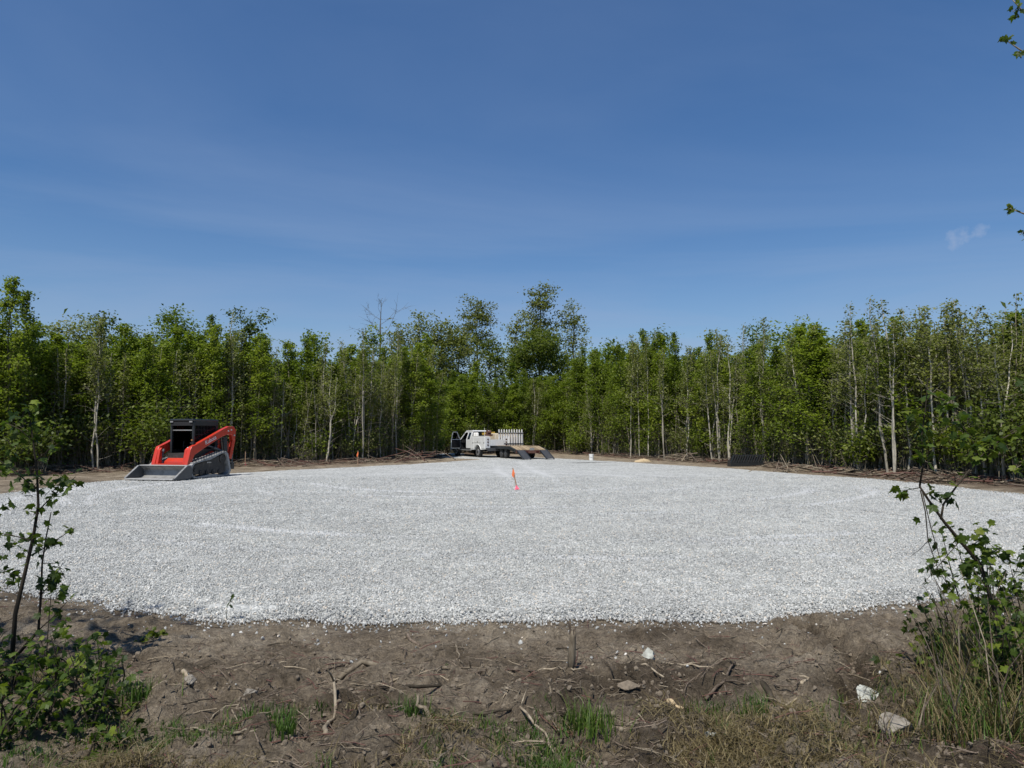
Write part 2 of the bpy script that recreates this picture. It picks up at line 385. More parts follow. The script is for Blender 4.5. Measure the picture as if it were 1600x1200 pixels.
# ------------------------------------------------------------------ mesh helpers
class MB:
    def __init__(self):
        self.v, self.f = [], []
    def add(self, vs, fs):
        o = len(self.v)
        self.v += [tuple(p) for p in vs]
        self.f += [tuple(i + o for i in f) for f in fs]
        return self
    def box(self, c, s, rot=None, taper=1.0):
        x, y, z = s[0] / 2, s[1] / 2, s[2] / 2
        vs = [Vector((sx * x * (taper if sz > 0 else 1), sy * y * (taper if sz > 0 else 1), sz * z)) for sz in (-1, 1) for sy in (-1, 1) for sx in (-1, 1)]
        if rot is not None:
            R = Euler(rot).to_matrix()
            vs = [R @ p for p in vs]
        vs = [p + Vector(c) for p in vs]
        return self.add(vs, [(0, 2, 3, 1), (4, 5, 7, 6), (0, 1, 5, 4), (2, 6, 7, 3), (0, 4, 6, 2), (1, 3, 7, 5)])
    def beam(self, a, b, w, h, up=(0, 0, 1)):
        a, b = Vector(a), Vector(b)
        d = (b - a).normalized()
        s = d.cross(Vector(up)).normalized()
        u = s.cross(d)
        vs = [p + s * (i * w / 2) + u * (j * h / 2) for p in (a, b) for j in (-1, 1) for i in (-1, 1)]
        return self.add(vs, [(0, 1, 3, 2), (4, 6, 7, 5), (0, 4, 5, 1), (2, 3, 7, 6), (0, 2, 6, 4), (1, 5, 7, 3)])
    def prism(self, prof, axis, a, b):
        # prof: 2D outline; axis 'x': prof=(y,z); 'y': prof=(x,z); 'z': prof=(x,y)
        n = len(prof)
        def P(p, t):
            return (t, p[0], p[1]) if axis == 'x' else ((p[0], t, p[1]) if axis == 'y' else (p[0], p[1], t))
        vs = [P(p, a) for p in prof] + [P(p, b) for p in prof]
        fs = [tuple(range(n))[::-1], tuple(range(n, 2 * n))]
        fs += [(i, (i + 1) % n, n + (i + 1) % n, n + i) for i in range(n)]
        return self.add(vs, fs)
    def tube(self, pts, rad, n=6, cap=True):
        pts = [Vector(p) for p in pts]
        if not hasattr(rad, '__len__'):
            rad = [rad] * len(pts)
        o = len(self.v)
        for i, p in enumerate(pts):
            d = (pts[min(i + 1, len(pts) - 1)] - pts[max(i - 1, 0)])
            if d.length < 1e-9:
                d = Vector((0, 0, 1))
            d.normalize()
            s = d.cross(Vector((0.31, 0.95, 0.05)) if abs(d.y) < 0.9 else Vector((1, 0, 0))).normalized()
            t = d.cross(s)
            for k in range(n):
                a = 2 * math.pi * k / n
                self.v.append(tuple(p + (s * math.cos(a) + t * math.sin(a)) * rad[i]))
        for i in range(len(pts) - 1):
            for k in range(n):
                k2 = (k + 1) % n
                self.f.append((o + i * n + k, o + i * n + k2, o + (i + 1) * n + k2, o + (i + 1) * n + k))
        if cap:
            self.f.append(tuple(o + k for k in range(n))[::-1])
            e = o + (len(pts) - 1) * n
            self.f.append(tuple(e + k for k in range(n)))
        return self
    def cyl(self, c, r, h, axis='z', n=20):
        d = {'x': Vector((1, 0, 0)), 'y': Vector((0, 1, 0)), 'z': Vector((0, 0, 1))}[axis] * (h / 2)
        return self.tube([Vector(c) - d, Vector(c) + d], r, n)
    def mesh(self, name, mat=None, smooth=False, bevel=0.0):
        me = bpy.data.meshes.new(name)
        me.from_pydata(self.v, [], self.f)
        me.update()
        if mat:
            me.materials.append(M[mat])
        if smooth:
            me.polygons.foreach_set('use_smooth', [True] * len(me.polygons))
        return me
    def build(self, name, mat, parent=None, smooth=False, bevel=0.0):
        o = link(name, self.mesh(name, mat, smooth), parent)
        if bevel:
            bm = o.modifiers.new('bevel', 'BEVEL')
            bm.width = bevel; bm.segments = 2; bm.limit_method = 'ANGLE'
        return o
def link(name, me, parent=None):
    o = bpy.data.objects.new(name, me)
    COL.objects.link(o)
    if parent:
        o.parent = parent
    return o
def tag(o, label, cat, group=None):
    o['label'] = label; o['category'] = cat
    if group:
        o['group'] = group
    return o
def thing(name, label, cat, loc=(0, 0, 0), rz=0.0, group=None):
    o = bpy.data.objects.new(name, None)
    o.empty_display_size = 0.2
    COL.objects.link(o)
    o.location = loc; o.rotation_euler = (0, 0, rz)
    return tag(o, label, cat, group)
def np_mesh(name, V, Fq, mat, tint=None, smooth=False):
    """V (n,3), Fq (m,k) with one k; optional per-vertex tint."""
    me = bpy.data.meshes.new(name)
    k = Fq.shape[1]
    me.vertices.add(len(V)); me.vertices.foreach_set('co', np.ascontiguousarray(V, np.float32).ravel())
    me.loops.add(Fq.size); me.loops.foreach_set('vertex_index', np.ascontiguousarray(Fq, np.int32).ravel())
    me.polygons.add(len(Fq)); me.polygons.foreach_set('loop_start', np.arange(0, Fq.size, k, dtype=np.int32))
    if smooth:
        me.polygons.foreach_set('use_smooth', np.ones(len(Fq), bool))
    me.update(calc_edges=True)
    if tint is not None:
        a = me.attributes.new('tint', 'FLOAT', 'POINT')
        a.data.foreach_set('value', np.ascontiguousarray(tint, np.float32))
    if mat:
        me.materials.append(M[mat])
    return me
def scatter(name, P, R, S, pick, protos, label=None, cat=None):
    """One 'stuff' object: proto meshes on points through geometry nodes."""
    me = bpy.data.meshes.new(name)
    P = np.asarray(P, np.float32)
    me.vertices.add(len(P)); me.vertices.foreach_set('co', P.ravel())
    a = me.attributes.new('rot', 'FLOAT_VECTOR', 'POINT'); a.data.foreach_set('vector', np.asarray(R, np.float32).ravel())
    S = np.asarray(S, np.float32)
    if S.ndim == 1:
        S = np.repeat(S[:, None], 3, 1)
    a = me.attributes.new('scl', 'FLOAT_VECTOR', 'POINT'); a.data.foreach_set('vector', np.ascontiguousarray(S).ravel())
    a = me.attributes.new('pick', 'INT', 'POINT'); a.data.foreach_set('value', np.asarray(pick, np.int32))
    o = link(name, me)
    ng = bpy.data.node_groups.new(name, 'GeometryNodeTree')
    ng.interface.new_socket('Geometry', in_out='INPUT', socket_type='NodeSocketGeometry')
    ng.interface.new_socket('Geometry', in_out='OUTPUT', socket_type='NodeSocketGeometry')
    N, L = ng.nodes, ng.links
    gi, go = N.new('NodeGroupInput'), N.new('NodeGroupOutput')
    iop = N.new('GeometryNodeInstanceOnPoints')
    L.new(gi.outputs[0], iop.inputs['Points'])
    jn = N.new('GeometryNodeJoinGeometry')
    for p in reversed(protos):                       # join order is last link first
        oi = N.new('GeometryNodeObjectInfo')
        oi.transform_space = 'ORIGINAL'
        oi.inputs['Object'].default_value = p
        oi.inputs['As Instance'].default_value = True
        L.new(oi.outputs['Geometry'], jn.inputs[0])
    L.new(jn.outputs[0], iop.inputs['Instance'])
    iop.inputs['Pick Instance'].default_value = True
    def attr(nm, dt):
        n = N.new('GeometryNodeInputNamedAttribute'); n.data_type = dt
        n.inputs['Name'].default_value = nm
        return n.outputs['Attribute']
    L.new(attr('pick', 'INT'), iop.inputs['Instance Index'])
    er = N.new('FunctionNodeEulerToRotation')
    L.new(attr('rot', 'FLOAT_VECTOR'), er.inputs[0])
    L.new(er.outputs[0], iop.inputs['Rotation'])
    L.new(attr('scl', 'FLOAT_VECTOR'), iop.inputs['Scale'])
    L.new(iop.outputs[0], go.inputs[0])
    md = o.modifiers.new('scatter', 'NODES'); md.node_group = ng
    o['kind'] = 'stuff'
    if label:
        o['label'] = label; o['category'] = cat
    return o
def proto_obj(name, me):
    return bpy.data.objects.new(name, me)           # data only, never linked to the scene by itself

# ------------------------------------------------------------------ plan of the place (from pixels on the ground)
PAD_PX = [(-260, 815), (-120, 790), (15, 769), (110, 756), (200, 749), (330, 741), (450, 734.5), (600, 727.5), (690, 722.5), (740, 719),
          (800, 718.5), (870, 718), (960, 721), (1060, 727), (1140, 731.5), (1240, 739.5), (1360, 748), (1460, 756.5), (1600, 772), (1760, 795), (1900, 822),
          (1880, 850), (1750, 880), (1600, 917), (1460, 940), (1400, 943), (1320, 950), (1245, 961), (1220, 967), (1100, 969), (1050, 967), (950, 969),
          (850, 969), (790, 967), (700, 973), (640, 973), (500, 973), (400, 969), (300, 963), (230, 955), (180, 945), (100, 936), (0, 921), (-150, 890), (-250, 850)]
PAD_C = np.array([0.5, 17.0])
_pp = np.array([[ground(u, v).x, ground(u, v).y] for u, v in PAD_PX])
# even resampling of the outline, then radius against angle
_cl = np.vstack([_pp, _pp[:1]])
_sg = np.linalg.norm(np.diff(_cl, axis=0), axis=1); _cs = np.concatenate([[0], np.cumsum(_sg)])
_tt = np.linspace(0, _cs[-1], 3000, endpoint=False)
_rx, _ry = np.interp(_tt, _cs, _cl[:, 0]), np.interp(_tt, _cs, _cl[:, 1])
_th = np.arctan2(_ry - PAD_C[1], _rx - PAD_C[0]); _rr = np.hypot(_rx - PAD_C[0], _ry - PAD_C[1])
_o = np.argsort(_th); _th, _rr = _th[_o], _rr[_o]
def pad_R(th):
    return np.interp(th, _th, _rr, period=2 * math.pi)
def pad_s(x, y):
    """signed distance-like value: negative inside the gravel"""
    dx, dy = np.asarray(x, float) - PAD_C[0], np.asarray(y, float) - PAD_C[1]
    th = np.arctan2(dy, dx)
    return np.hypot(dx, dy) - pad_R(th) + 0.20 * fbm(x, y, 1.6, 5, 0.6)
EDGE_PX = [(-420, 757), (-150, 747), (0, 741), (150, 735), (360, 727), (540, 723), (640, 718.5), (695, 713), (760, 708.5), (880, 708.5),
           (940, 712), (1000, 716), (1100, 721), (1165, 725), (1250, 732), (1340, 740), (1430, 746), (1525, 751), (1600, 756), (1760, 764), (2000, 778)]
EDGE = np.array([[ground(u, v).x, ground(u, v).y] for u, v in EDGE_PX])
_ea = np.arctan2(EDGE[:, 0], EDGE[:, 1]); _er = np.hypot(EDGE[:, 0], EDGE[:, 1])
def edge_r(x, y):
    return np.interp(np.arctan2(x, y), _ea, _er)
RUT = [ground(*p) for p in ((1250, 982), (1268, 990), (1300, 1008), (1335, 1040), (1352, 1070), (1345, 1100), (1310, 1130))]
def seg_dist(x, y, pts):
    best = np.full(np.shape(x), 1e9)
    for a, b in zip(pts[:-1], pts[1:]):
        dx, dy = b.x - a.x, b.y - a.y
        t = np.clip(((x - a.x) * dx + (y - a.y) * dy) / (dx * dx + dy * dy), 0, 1)
        best = np.minimum(best, np.hypot(x - a.x - t * dx, y - a.y - t * dy))
    return best
def bump_at(x, y, u, v, r, h):
    g = ground(u, v)
    return h * np.exp(-((x - g.x) ** 2 + (y - g.y) ** 2) / (r * r))
def hgt(x, y):
    x = np.asarray(x, float); y = np.asarray(y, float)
    s = pad_s(x, y)
    out_ = sstep(0.0, 0.6, s)
    z = -0.035 + out_ * (0.035 + 0.045 * fbm(x, y, 0.8, 3) + 0.045 * fbm(x, y, 3.1, 4))
    near = sstep(9.0, 7.0, y) * sstep(0.1, 0.5, s)
    z = z + near * (0.085 * np.abs(fbm(x, y, 6.0, 5, 0.6)) + 0.05 * fbm(x + 3, y, 2.2, 3) + 0.018 * fbm(x, y, 16.0, 2))
    # roots and dug-up humps along the bottom of the view
    low = sstep(5.6, 4.3, y) * sstep(1.0, 2.0, y)
    z = z + low * (0.03 + 0.20 * np.abs(fbm(x + 5, y, 1.9, 5, 0.6)))
    d = seg_dist(x, y, RUT) + 0.05 * fbm(x, y, 6, 3)
    z = z - 0.15 * np.exp(-(d / 0.085) ** 2) + 0.075 * np.exp(-((d - 0.20) / 0.09) ** 2) * (1 + 1.5 * fbm(x, y, 9, 3))
    z = z + bump_at(x, y, 930, 1100, 0.30, 0.10) - bump_at(x, y, 845, 1085, 0.16, 0.13) + bump_at(x, y, 740, 1090, 0.35, 0.07)
    z = z - bump_at(x, y, 1420, 1062, 0.13, 0.10) - bump_at(x, y, 215, 1052, 0.10, 0.08) + bump_at(x, y, 1250, 1110, 0.2, 0.06)
    # low scraped bank along the trees
    e = np.hypot(x, y) - edge_r(x, y)
    z = z + (0.16 + 0.18 * fbm(x, y, 0.5, 3)) * np.exp(-((e + 0.2) / 0.9) ** 2) * sstep(20, 24, y)
    return z
def hz(x, y):
    return float(hgt(np.array([x]), np.array([y]))[0])
def gpt(u, v):
    g = ground(u, v)
    return Vector((g.x, g.y, hz(g.x, g.y)))

# ------------------------------------------------------------------ ground, gravel pad, drive
def graded(lo, hi, step, far_lo, far_hi, growth=1.09):
    a = list(np.arange(lo, hi + 1e-6, step))
    s, x = step, hi
    while x < far_hi:
        s *= growth; x += s; a.append(x)
    s, x = step, lo
    pre = []
    while x > far_lo:
        s *= growth; x -= s; pre.append(x)
    return np.array(pre[::-1] + a)
xs = graded(-5.5, 5.5, 0.028, -3500, 3500, 1.07)
ys = graded(2.6, 8.0, 0.028, -300, 4500, 1.045)
GX, GY = np.meshgrid(xs, ys)
GZ = hgt(GX, GY)
V = np.stack([GX, GY, GZ], -1).reshape(-1, 3)
nx, ny = len(xs), len(ys)
ii = np.arange(nx * ny).reshape(ny, nx)
Fq = np.stack([ii[:-1, :-1], ii[:-1, 1:], ii[1:, 1:], ii[1:, :-1]], -1).reshape(-1, 4)
me = np_mesh('ground', V, Fq, 'dirt', smooth=True)
e_ = np.hypot(V[:, 0], V[:, 1]) - edge_r(V[:, 0], V[:, 1])
lit_ = sstep(-5.0, -0.3, e_ + 2.2 * fbm(V[:, 0], V[:, 1], 0.9, 4)) * (V[:, 1] > 12)
a = me.attributes.new('litter', 'FLOAT', 'POINT'); a.data.foreach_set('value', lit_.astype(np.float32))
dmp_shade = np.exp(-((seg_dist(V[:, 0], V[:, 1], RUT) + 0.06 * fbm(V[:, 0], V[:, 1], 5, 3)) / 0.12) ** 2)
dmp_shade = np.clip(dmp_shade + bump_at(V[:, 0], V[:, 1], 845, 1085, 0.22, 0.8) + bump_at(V[:, 0], V[:, 1], 1430, 1062, 0.2, 0.7) + bump_at(V[:, 0], V[:, 1], 900, 1110, 0.45, 0.8) * (0.6 + 1.5 * fbm(V[:, 0], V[:, 1], 4, 3))  # darker hollow and churned dirt; shadow beside the right bush is painted in
              + 0.5 * sstep(0.12, 0.3, fbm(V[:, 0], V[:, 1], 0.9, 4)) * sstep(7.5, 6.5, V[:, 1]), 0, 1)
a = me.attributes.new('damp_shade', 'FLOAT', 'POINT'); a.data.foreach_set('value', dmp_shade.astype(np.float32))
link('ground', me)['kind'] = 'structure'

nth = 1500
th = np.linspace(-math.pi, math.pi, nth, endpoint=False)
rr = np.concatenate([np.linspace(0.0002, 0.9, 74), np.linspace(0.91, 1.0, 26)])
TH, RR = np.meshgrid(th, rr)
R0 = pad_R(TH)
R0 = R0 - 0.20 * fbm(PAD_C[0] + R0 * np.cos(TH), PAD_C[1] + R0 * np.sin(TH), 1.6, 5, 0.6) + 0.05 * fbm(TH * 40, TH * 0, 1.0, 3)
PX, PY = PAD_C[0] + RR * R0 * np.cos(TH), PAD_C[1] + RR * R0 * np.sin(TH)
din = R0 * (1 - RR)
def worn(x, y):
    w = 0
    for cx, cy, r0 in ((0.6, 24.5, 8.3), (0.6, 24.5, 9.9), (1.2, 23.5, 12.4), (1.2, 23.5, 14.0), (-1.0, 26.0, 5.6), (-1.0, 26.0, 7.1), (3.0, 27.0, 16.2)):
        d = np.hypot((x - cx) * 0.94, y - cy) - r0 + 0.35 * fbm(x, y, 0.22, 2)
        w = np.maximum(w, np.exp(-(d / 0.24) ** 2))
    for cx in (-0.2, 1.5):
        d = x - cx + 0.05 * (y - 24) + 0.4 * fbm(x, y, 0.15, 2)
        w = np.maximum(w, np.exp(-(d / 0.25) ** 2) * sstep(20, 30, y))
    return w * np.clip(0.62 + 1.6 * fbm(x + 40, y, 0.25, 4), 0, 1)
WR = worn(PX, PY)
PZ = 0.022 + 0.018 * fbm(PX, PY, 0.7, 4) - 0.018 * WR + 0.012 * fbm(PX, PY, 6, 2)
PZ = PZ * sstep(0.0, 0.45, din) + (-0.06) * (1 - sstep(0.0, 0.45, din))
V = np.stack([PX, PY, PZ], -1).reshape(-1, 3)
ii = np.arange(nth * len(rr)).reshape(len(rr), nth)
i2 = np.roll(ii, -1, 1)
Fq = np.stack([ii[:-1], ii[1:], i2[1:], i2[:-1]], -1).reshape(-1, 4)
me = np_mesh('gravel_pad', V, Fq, 'gravel', smooth=True)
a = me.attributes.new('worn', 'FLOAT', 'POINT'); a.data.foreach_set('value', WR.reshape(-1).astype(np.float32))
link('gravel_pad', me)['kind'] = 'structure'
def pad_z(x, y):
    return 0.03 + 0.018 * float(fbm(np.array([x]), np.array([y]), 0.7, 4)[0])

# the drive leaves the pad beside the trailer and bends away to the left behind the trees
DR = [(4.2, 43), (2.4, 47), (0.2, 51.5), (-2.2, 55.5), (-5.2, 59.5), (-9.5, 63), (-15, 66)]
dv, df = [], []
for i, (x, y) in enumerate(DR):
    a_, b_ = DR[max(i - 1, 0)], DR[min(i + 1, len(DR) - 1)]
    t = Vector((b_[0] - a_[0], b_[1] - a_[1])).normalized()
    nrm = Vector((t.y, -t.x))
    for k in range(9):
        s_ = (k - 4) / 4
        w_ = 3.4 + 0.3 * random.uniform(-1, 1)
        px_, py_ = x + nrm.x * s_ * w_, y + nrm.y * s_ * w_
        dv.append((px_, py_, max(0.036, hz(px_, py_) + 0.012) if abs(s_) < 0.99 else hz(px_, py_) - 0.03))
    if i:
        for k in range(8):
            o_ = (i - 1) * 9 + k
            df.append((o_, o_ + 1, o_ + 10, o_ + 9))
MB().add(dv, df).build('gravel_drive', 'gravel', smooth=True)['kind'] = 'structure'

# ------------------------------------------------------------------ stones: one mesh per shape, spread over the pad
def rock_mesh(name, seed, mat, sub=1, rough=0.28, flat=0.75):
    r = np.random.default_rng(seed)
    t = (1 + 5 ** 0.5) / 2
    vs = [Vector(p).normalized() for p in ((-1, t, 0), (1, t, 0), (-1, -t, 0), (1, -t, 0), (0, -1, t), (0, 1, t), (0, -1, -t), (0, 1, -t), (t, 0, -1), (t, 0, 1), (-t, 0, -1), (-t, 0, 1))]
    fs = [(0, 11, 5), (0, 5, 1), (0, 1, 7), (0, 7, 10), (0, 10, 11), (1, 5, 9), (5, 11, 4), (11, 10, 2), (10, 7, 6), (7, 1, 8), (3, 9, 4), (3, 4, 2), (3, 2, 6), (3, 6, 8), (3, 8, 9), (4, 9, 5), (2, 4, 11), (6, 2, 10), (8, 6, 7), (9, 8, 1)]
    for _ in range(sub):
        cache, nf = {}, []
        def mid(a, b):
            k = (min(a, b), max(a, b))
            if k not in cache:
                vs.append(((vs[a] + vs[b]) / 2).normalized()); cache[k] = len(vs) - 1
            return cache[k]
        for a, b, c in fs:
            ab, bc, ca = mid(a, b), mid(b, c), mid(c, a)
            nf += [(a, ab, ca), (b, bc, ab), (c, ca, bc), (ab, bc, ca)]
        fs = nf
    planes = [(Vector(r.normal(size=3)).normalized(), r.uniform(0.45, 0.8)) for _ in range(7 if sub < 3 else 13)]
    outv = []
    for p in vs:
        q = p.copy()
        for nn, d in planes:
            k = q.dot(nn)
            if k > d:
                q = q - nn * (k - d)
        q *= 1 + r.uniform(-1, 1) * rough * 0.25
        outv.append((q.x * 0.5 * r.uniform(0.97, 1.03), q.y * 0.42, q.z * 0.42 * flat))
    mb = MB(); mb.add(outv, fs)
    return mb.mesh(name, mat)
stones = [proto_obj('stone', rock_mesh('stone', 20 + i, 'gravel_stone', 0)) for i in range(6)]
def rand_in_band(n, y0, y1, half):
    y = y0 + (y1 - y0) * rng.random(n)
    x = (rng.random(n) * 2 - 1) * (half * y)
    return x, y
pts, scl = [], []
for n, y0, y1, smin, smax in ((130000, 5.6, 9.0, 0.010, 0.036), (130000, 9.0, 13.0, 0.013, 0.038), (110000, 13.0, 20.0, 0.018, 0.042), (50000, 20, 28, 0.026, 0.046)):
    x, y = rand_in_band(n, y0, y1, 0.80)
    s = pad_s(x, y)
    keep = s < -0.03 + rng.exponential(0.09, n) * (rng.random(n) < 0.3)
    keep &= rng.random(n) > 0.8 * worn(x, y)
    x, y, s = x[keep], y[keep], s[keep]
    zin = 0.022 + 0.018 * fbm(x, y, 0.7, 4)
    k = sstep(-0.42, -0.05, s)
    z = zin * (1 - k) + np.maximum(hgt(x, y), -0.02) * k
    S = smin + (smax - smin) * rng.random(len(x)) ** 1.8
    pts.append(np.stack([x, y, z + 0.04 * S + 0.004], -1)); scl.append(S)
P = np.concatenate(pts); S = np.concatenate(scl)
scatter('crushed_stone', P, rng.random((len(P), 3)) * 6.28, S, rng.integers(0, 6, len(P)), stones,
        'loose pale crushed stone covering the round gravel clearing', 'gravel')
# strays thrown out onto the dirt
n = 2600
x, y = rand_in_band(n, 4.2, 7.2, 0.75)
s = pad_s(x, y)
keep = (s > 0.0) & (rng.random(n) < np.exp(-s / 0.35) + 0.05)
x, y = x[keep], y[keep]
S = 0.012 + 0.04 * rng.random(len(x)) ** 3
scatter('stray_stones', np.stack([x, y, hgt(x, y) + 0.15 * S], -1), rng.random((len(x), 3)) * 6.28, S, rng.integers(0, 6, len(x)), stones,
        'small white stones strewn over the dirt below the gravel edge', 'gravel')
clods = [proto_obj('clod', rock_mesh('clod', 50 + i, 'clod', 1, 0.9, 0.7)) for i in range(4)]
n = 20000
x, y = rand_in_band(n, 2.9, 7.2, 0.8)
s = pad_s(x, y)
keep = (s > 0.05) & (rng.random(n) < 0.25 + 0.75 * sstep(5.9, 4.2, y) + 0.8 * np.exp(-(seg_dist(x, y, RUT) / 0.3) ** 2))
x, y = x[keep], y[keep]
S = 0.007 + 0.042 * rng.random(len(x)) ** 6
scatter('dirt_clods', np.stack([x, y, hgt(x, y) + 0.05 * S], -1), rng.random((len(x), 3)) * 6.28, S, rng.integers(0, 4, len(x)), clods,
        'crumbled clods of dry brown dirt in the foreground', 'dirt')

# ------------------------------------------------------------------ trees
def leaf_quads(C, size, r, up=0.55, long=1.5):
    """rhombic leaves at centres C, mostly facing up and out; returns V, F"""
    n = len(C)
    nrm = r.normal(size=(n, 3)); nrm[:, 2] = np.abs(nrm[:, 2]) + up
    nrm /= np.linalg.norm(nrm, axis=1)[:, None]
    t = np.cross(nrm, r.normal(size=(n, 3))); t /= np.linalg.norm(t, axis=1)[:, None] + 1e-9
    b = np.cross(nrm, t)
    sz = (size * (0.6 + 0.8 * r.random(n)))[:, None]
    a = C - t * sz * 0.5 * long
    c = C + t * sz * 0.5 * long - nrm * sz * 0.18
    p = C + b * sz * 0.48 + nrm * sz * 0.1
    q = C - b * sz * 0.48 + nrm * sz * 0.1
    V = np.stack([a, p, c, q], 1).reshape(-1, 3)
    F = np.arange(4 * n).reshape(n, 4)
    return V, F
def crown_mesh(name, C, T, size, r, mat, up=0.55, long=1.5):
    V, F = leaf_quads(np.asarray(C), size, r, up, long)
    return np_mesh(name, V, F, mat, np.repeat(np.asarray(T), 4))
def young_tree(seed, H, bark, leaf, n_br, leaves, zlow, spread, r0, leaf_size=0.115, lean=0.0, fork=False, bare_low=8):
    r = np.random.default_rng(seed)
    mb = MB()
    nseg = 9
    wob = np.cumsum(r.normal(0, 0.055, (nseg, 2)), 0); wob -= wob[0]
    def stem(off, top, w, rad, z0=0.0, n=6):
        pts, rs = [], []
        for i in range(nseg):
            t = i / (nseg - 1)
            z = z0 + (top - z0) * t
            pts.append((off[0] * t + w[i, 0] + lean * z, off[1] * t + w[i, 1], z - (0.12 if i == 0 and z0 == 0 else 0)))
            rs.append(max(rad * (1 - t) ** 0.85 + 0.008, 0.008))
        mb.tube(pts, rs, n, cap=False)
        return np.array(pts)
    stems = [stem((0, 0), H, wob, r0)]
    if fork:
        w2 = np.cumsum(r.normal(0, 0.05, (nseg, 2)), 0); w2 -= w2[0]
        a = r.uniform(0, 6.28)
        stems.append(stem((0.9 * math.cos(a), 0.5 * math.sin(a)), H * 0.86, w2, r0 * 0.8))
    C, T = [], []
    for k in range(n_br):
        st = stems[k % len(stems)]
        t = zlow + (0.985 - zlow) * ((k + r.random()) / n_br)
        i = min(int(t * (nseg - 1)), nseg - 2); f = t * (nseg - 1) - i
        p = st[i] * (1 - f) + st[i + 1] * f
        L = spread * 1.12 * (1.04 - t) ** 0.75 * r.uniform(0.55, 1.2)
        a = r.uniform(0, 6.28); el = r.uniform(0.25, 1.15)
        d = np.array([math.cos(a) * math.cos(el), math.sin(a) * math.cos(el), math.sin(el)])
        m_ = p + d * L * 0.5 + r.normal(0, 0.04, 3)
        e = p + d * L + np.array([0, 0, 0.12 * L])
        br = max(0.006, 0.018 * (1.1 - t))
        mb.tube([p, m_, e], [br, br * 0.7, 0.003], 3, cap=False)
        for q in range(3):
            g = r.uniform(0.3, 0.95); s0 = p + (e - p) * g
            dd = d + r.normal(0, 0.55, 3); dd /= np.linalg.norm(dd)
            mb.tube([s0, s0 + dd * L * 0.38], [0.005, 0.002], 3, cap=False)
        w = leaves / n_br * r.uniform(0.35, 1.6) * (0.55 + 0.9 * t) * (0.45 if t > 0.86 else (0.75 if t > 0.75 else 1.0))
        n = max(3, int(w))
        g = 0.2 + 0.85 * r.random(n) ** 0.8
        cc = p + (e - p) * g[:, None] + r.normal(0, 0.10 + 0.12 * L, (n, 3)) * np.array([1, 1, 0.8])
        cc[:, 2] = np.minimum(cc[:, 2], max(q_[-1][2] for q_ in stems) + 0.05)
        C.append(cc)
        T.append(np.clip(0.45 + r.normal(0, 0.16) + r.normal(0, 0.13, n), 0, 1))
    for st in stems:                                      # leafy leader
        n = int(leaves * 0.006) + 8
        top = st[-1]
        g = r.random(n)[:, None]
        C.append(top * (1 - g * 0.11) + (st[0] - np.array([0, 0, 0])) * g * 0.11 + r.normal(0, 1, (n, 3)) * np.array([0.10, 0.10, 0.05]))
        T.append(np.clip(0.5 + r.normal(0, 0.15, n), 0, 1))
    for k in range(bare_low):                             # dead lower twigs
        st = stems[0]
        t = r.uniform(0.05, max(zlow, 0.1) + 0.2)
        i = int(t * (nseg - 1)); p = st[i] + (st[i + 1] - st[i]) * r.random()
        a = r.uniform(0, 6.28); L = r.uniform(0.3, 0.9)
        d = np.array([math.cos(a), math.sin(a), r.uniform(0.2, 1.0)])
        mb.tube([p, p + d * L * 0.5 + r.normal(0, 0.04, 3), p + d * L], [0.008, 0.006, 0.002], 3, cap=False)
    return mb.mesh('trunk', bark, True), crown_mesh('crown', np.concatenate(C), np.concatenate(T), leaf_size, r, leaf)

# prototypes: dense green poles, greyer sparse pale-barked poles, thin understorey poles
DENSE = [young_tree(100 + i, random.uniform(7.0, 8.4), 'bark_grey', 'leaf_green', 40, 4200, 0.15, 1.5, random.uniform(0.045, 0.062), 0.088) for i in range(8)]
SPARSE = [young_tree(200 + i, random.uniform(6.9, 8.2), 'bark_pale', 'leaf_grey', 34, 950, 0.42, 1.2, random.uniform(0.042, 0.056), 0.080, fork=(i % 3 == 0), bare_low=12) for i in range(7)]
THIN = [young_tree(300 + i, random.uniform(4.2, 6.2), 'bark_grey', 'leaf_grey', 18, 420, 0.42, 0.8, random.uniform(0.022, 0.034), 0.082, bare_low=10) for i in range(6)]
POLES = [young_tree(350 + i, random.uniform(4.5, 6.5), ['bark_grey', 'bark_pale'][i % 2], 'leaf_grey', 12, 160, 0.5, 0.6, random.uniform(0.018, 0.034), 0.08, lean=random.uniform(-0.05, 0.05), bare_low=14) for i in range(6)]
PROTO_H = {}
for fam in (DENSE, SPARSE, THIN):
    for tr, cr in fam:
        PROTO_H[tr.name] = max(v.co.z for v in cr.vertices)
def plant(name, pair, loc, sc, rz, label, cat='tree', group=None, tilt=(0, 0)):
    t = thing(name, label, cat, loc, 0, group)
    t.rotation_euler = (tilt[0], tilt[1], rz)
    t.scale = sc if hasattr(sc, '__len__') else (sc, sc, sc)
    link('trunk', pair[0], t); link('crown', pair[1], t)
    return t
def at_ground(u, v):
    g = ground(u, v)
    return Vector((g.x, g.y, hz(g.x, g.y) - 0.02))

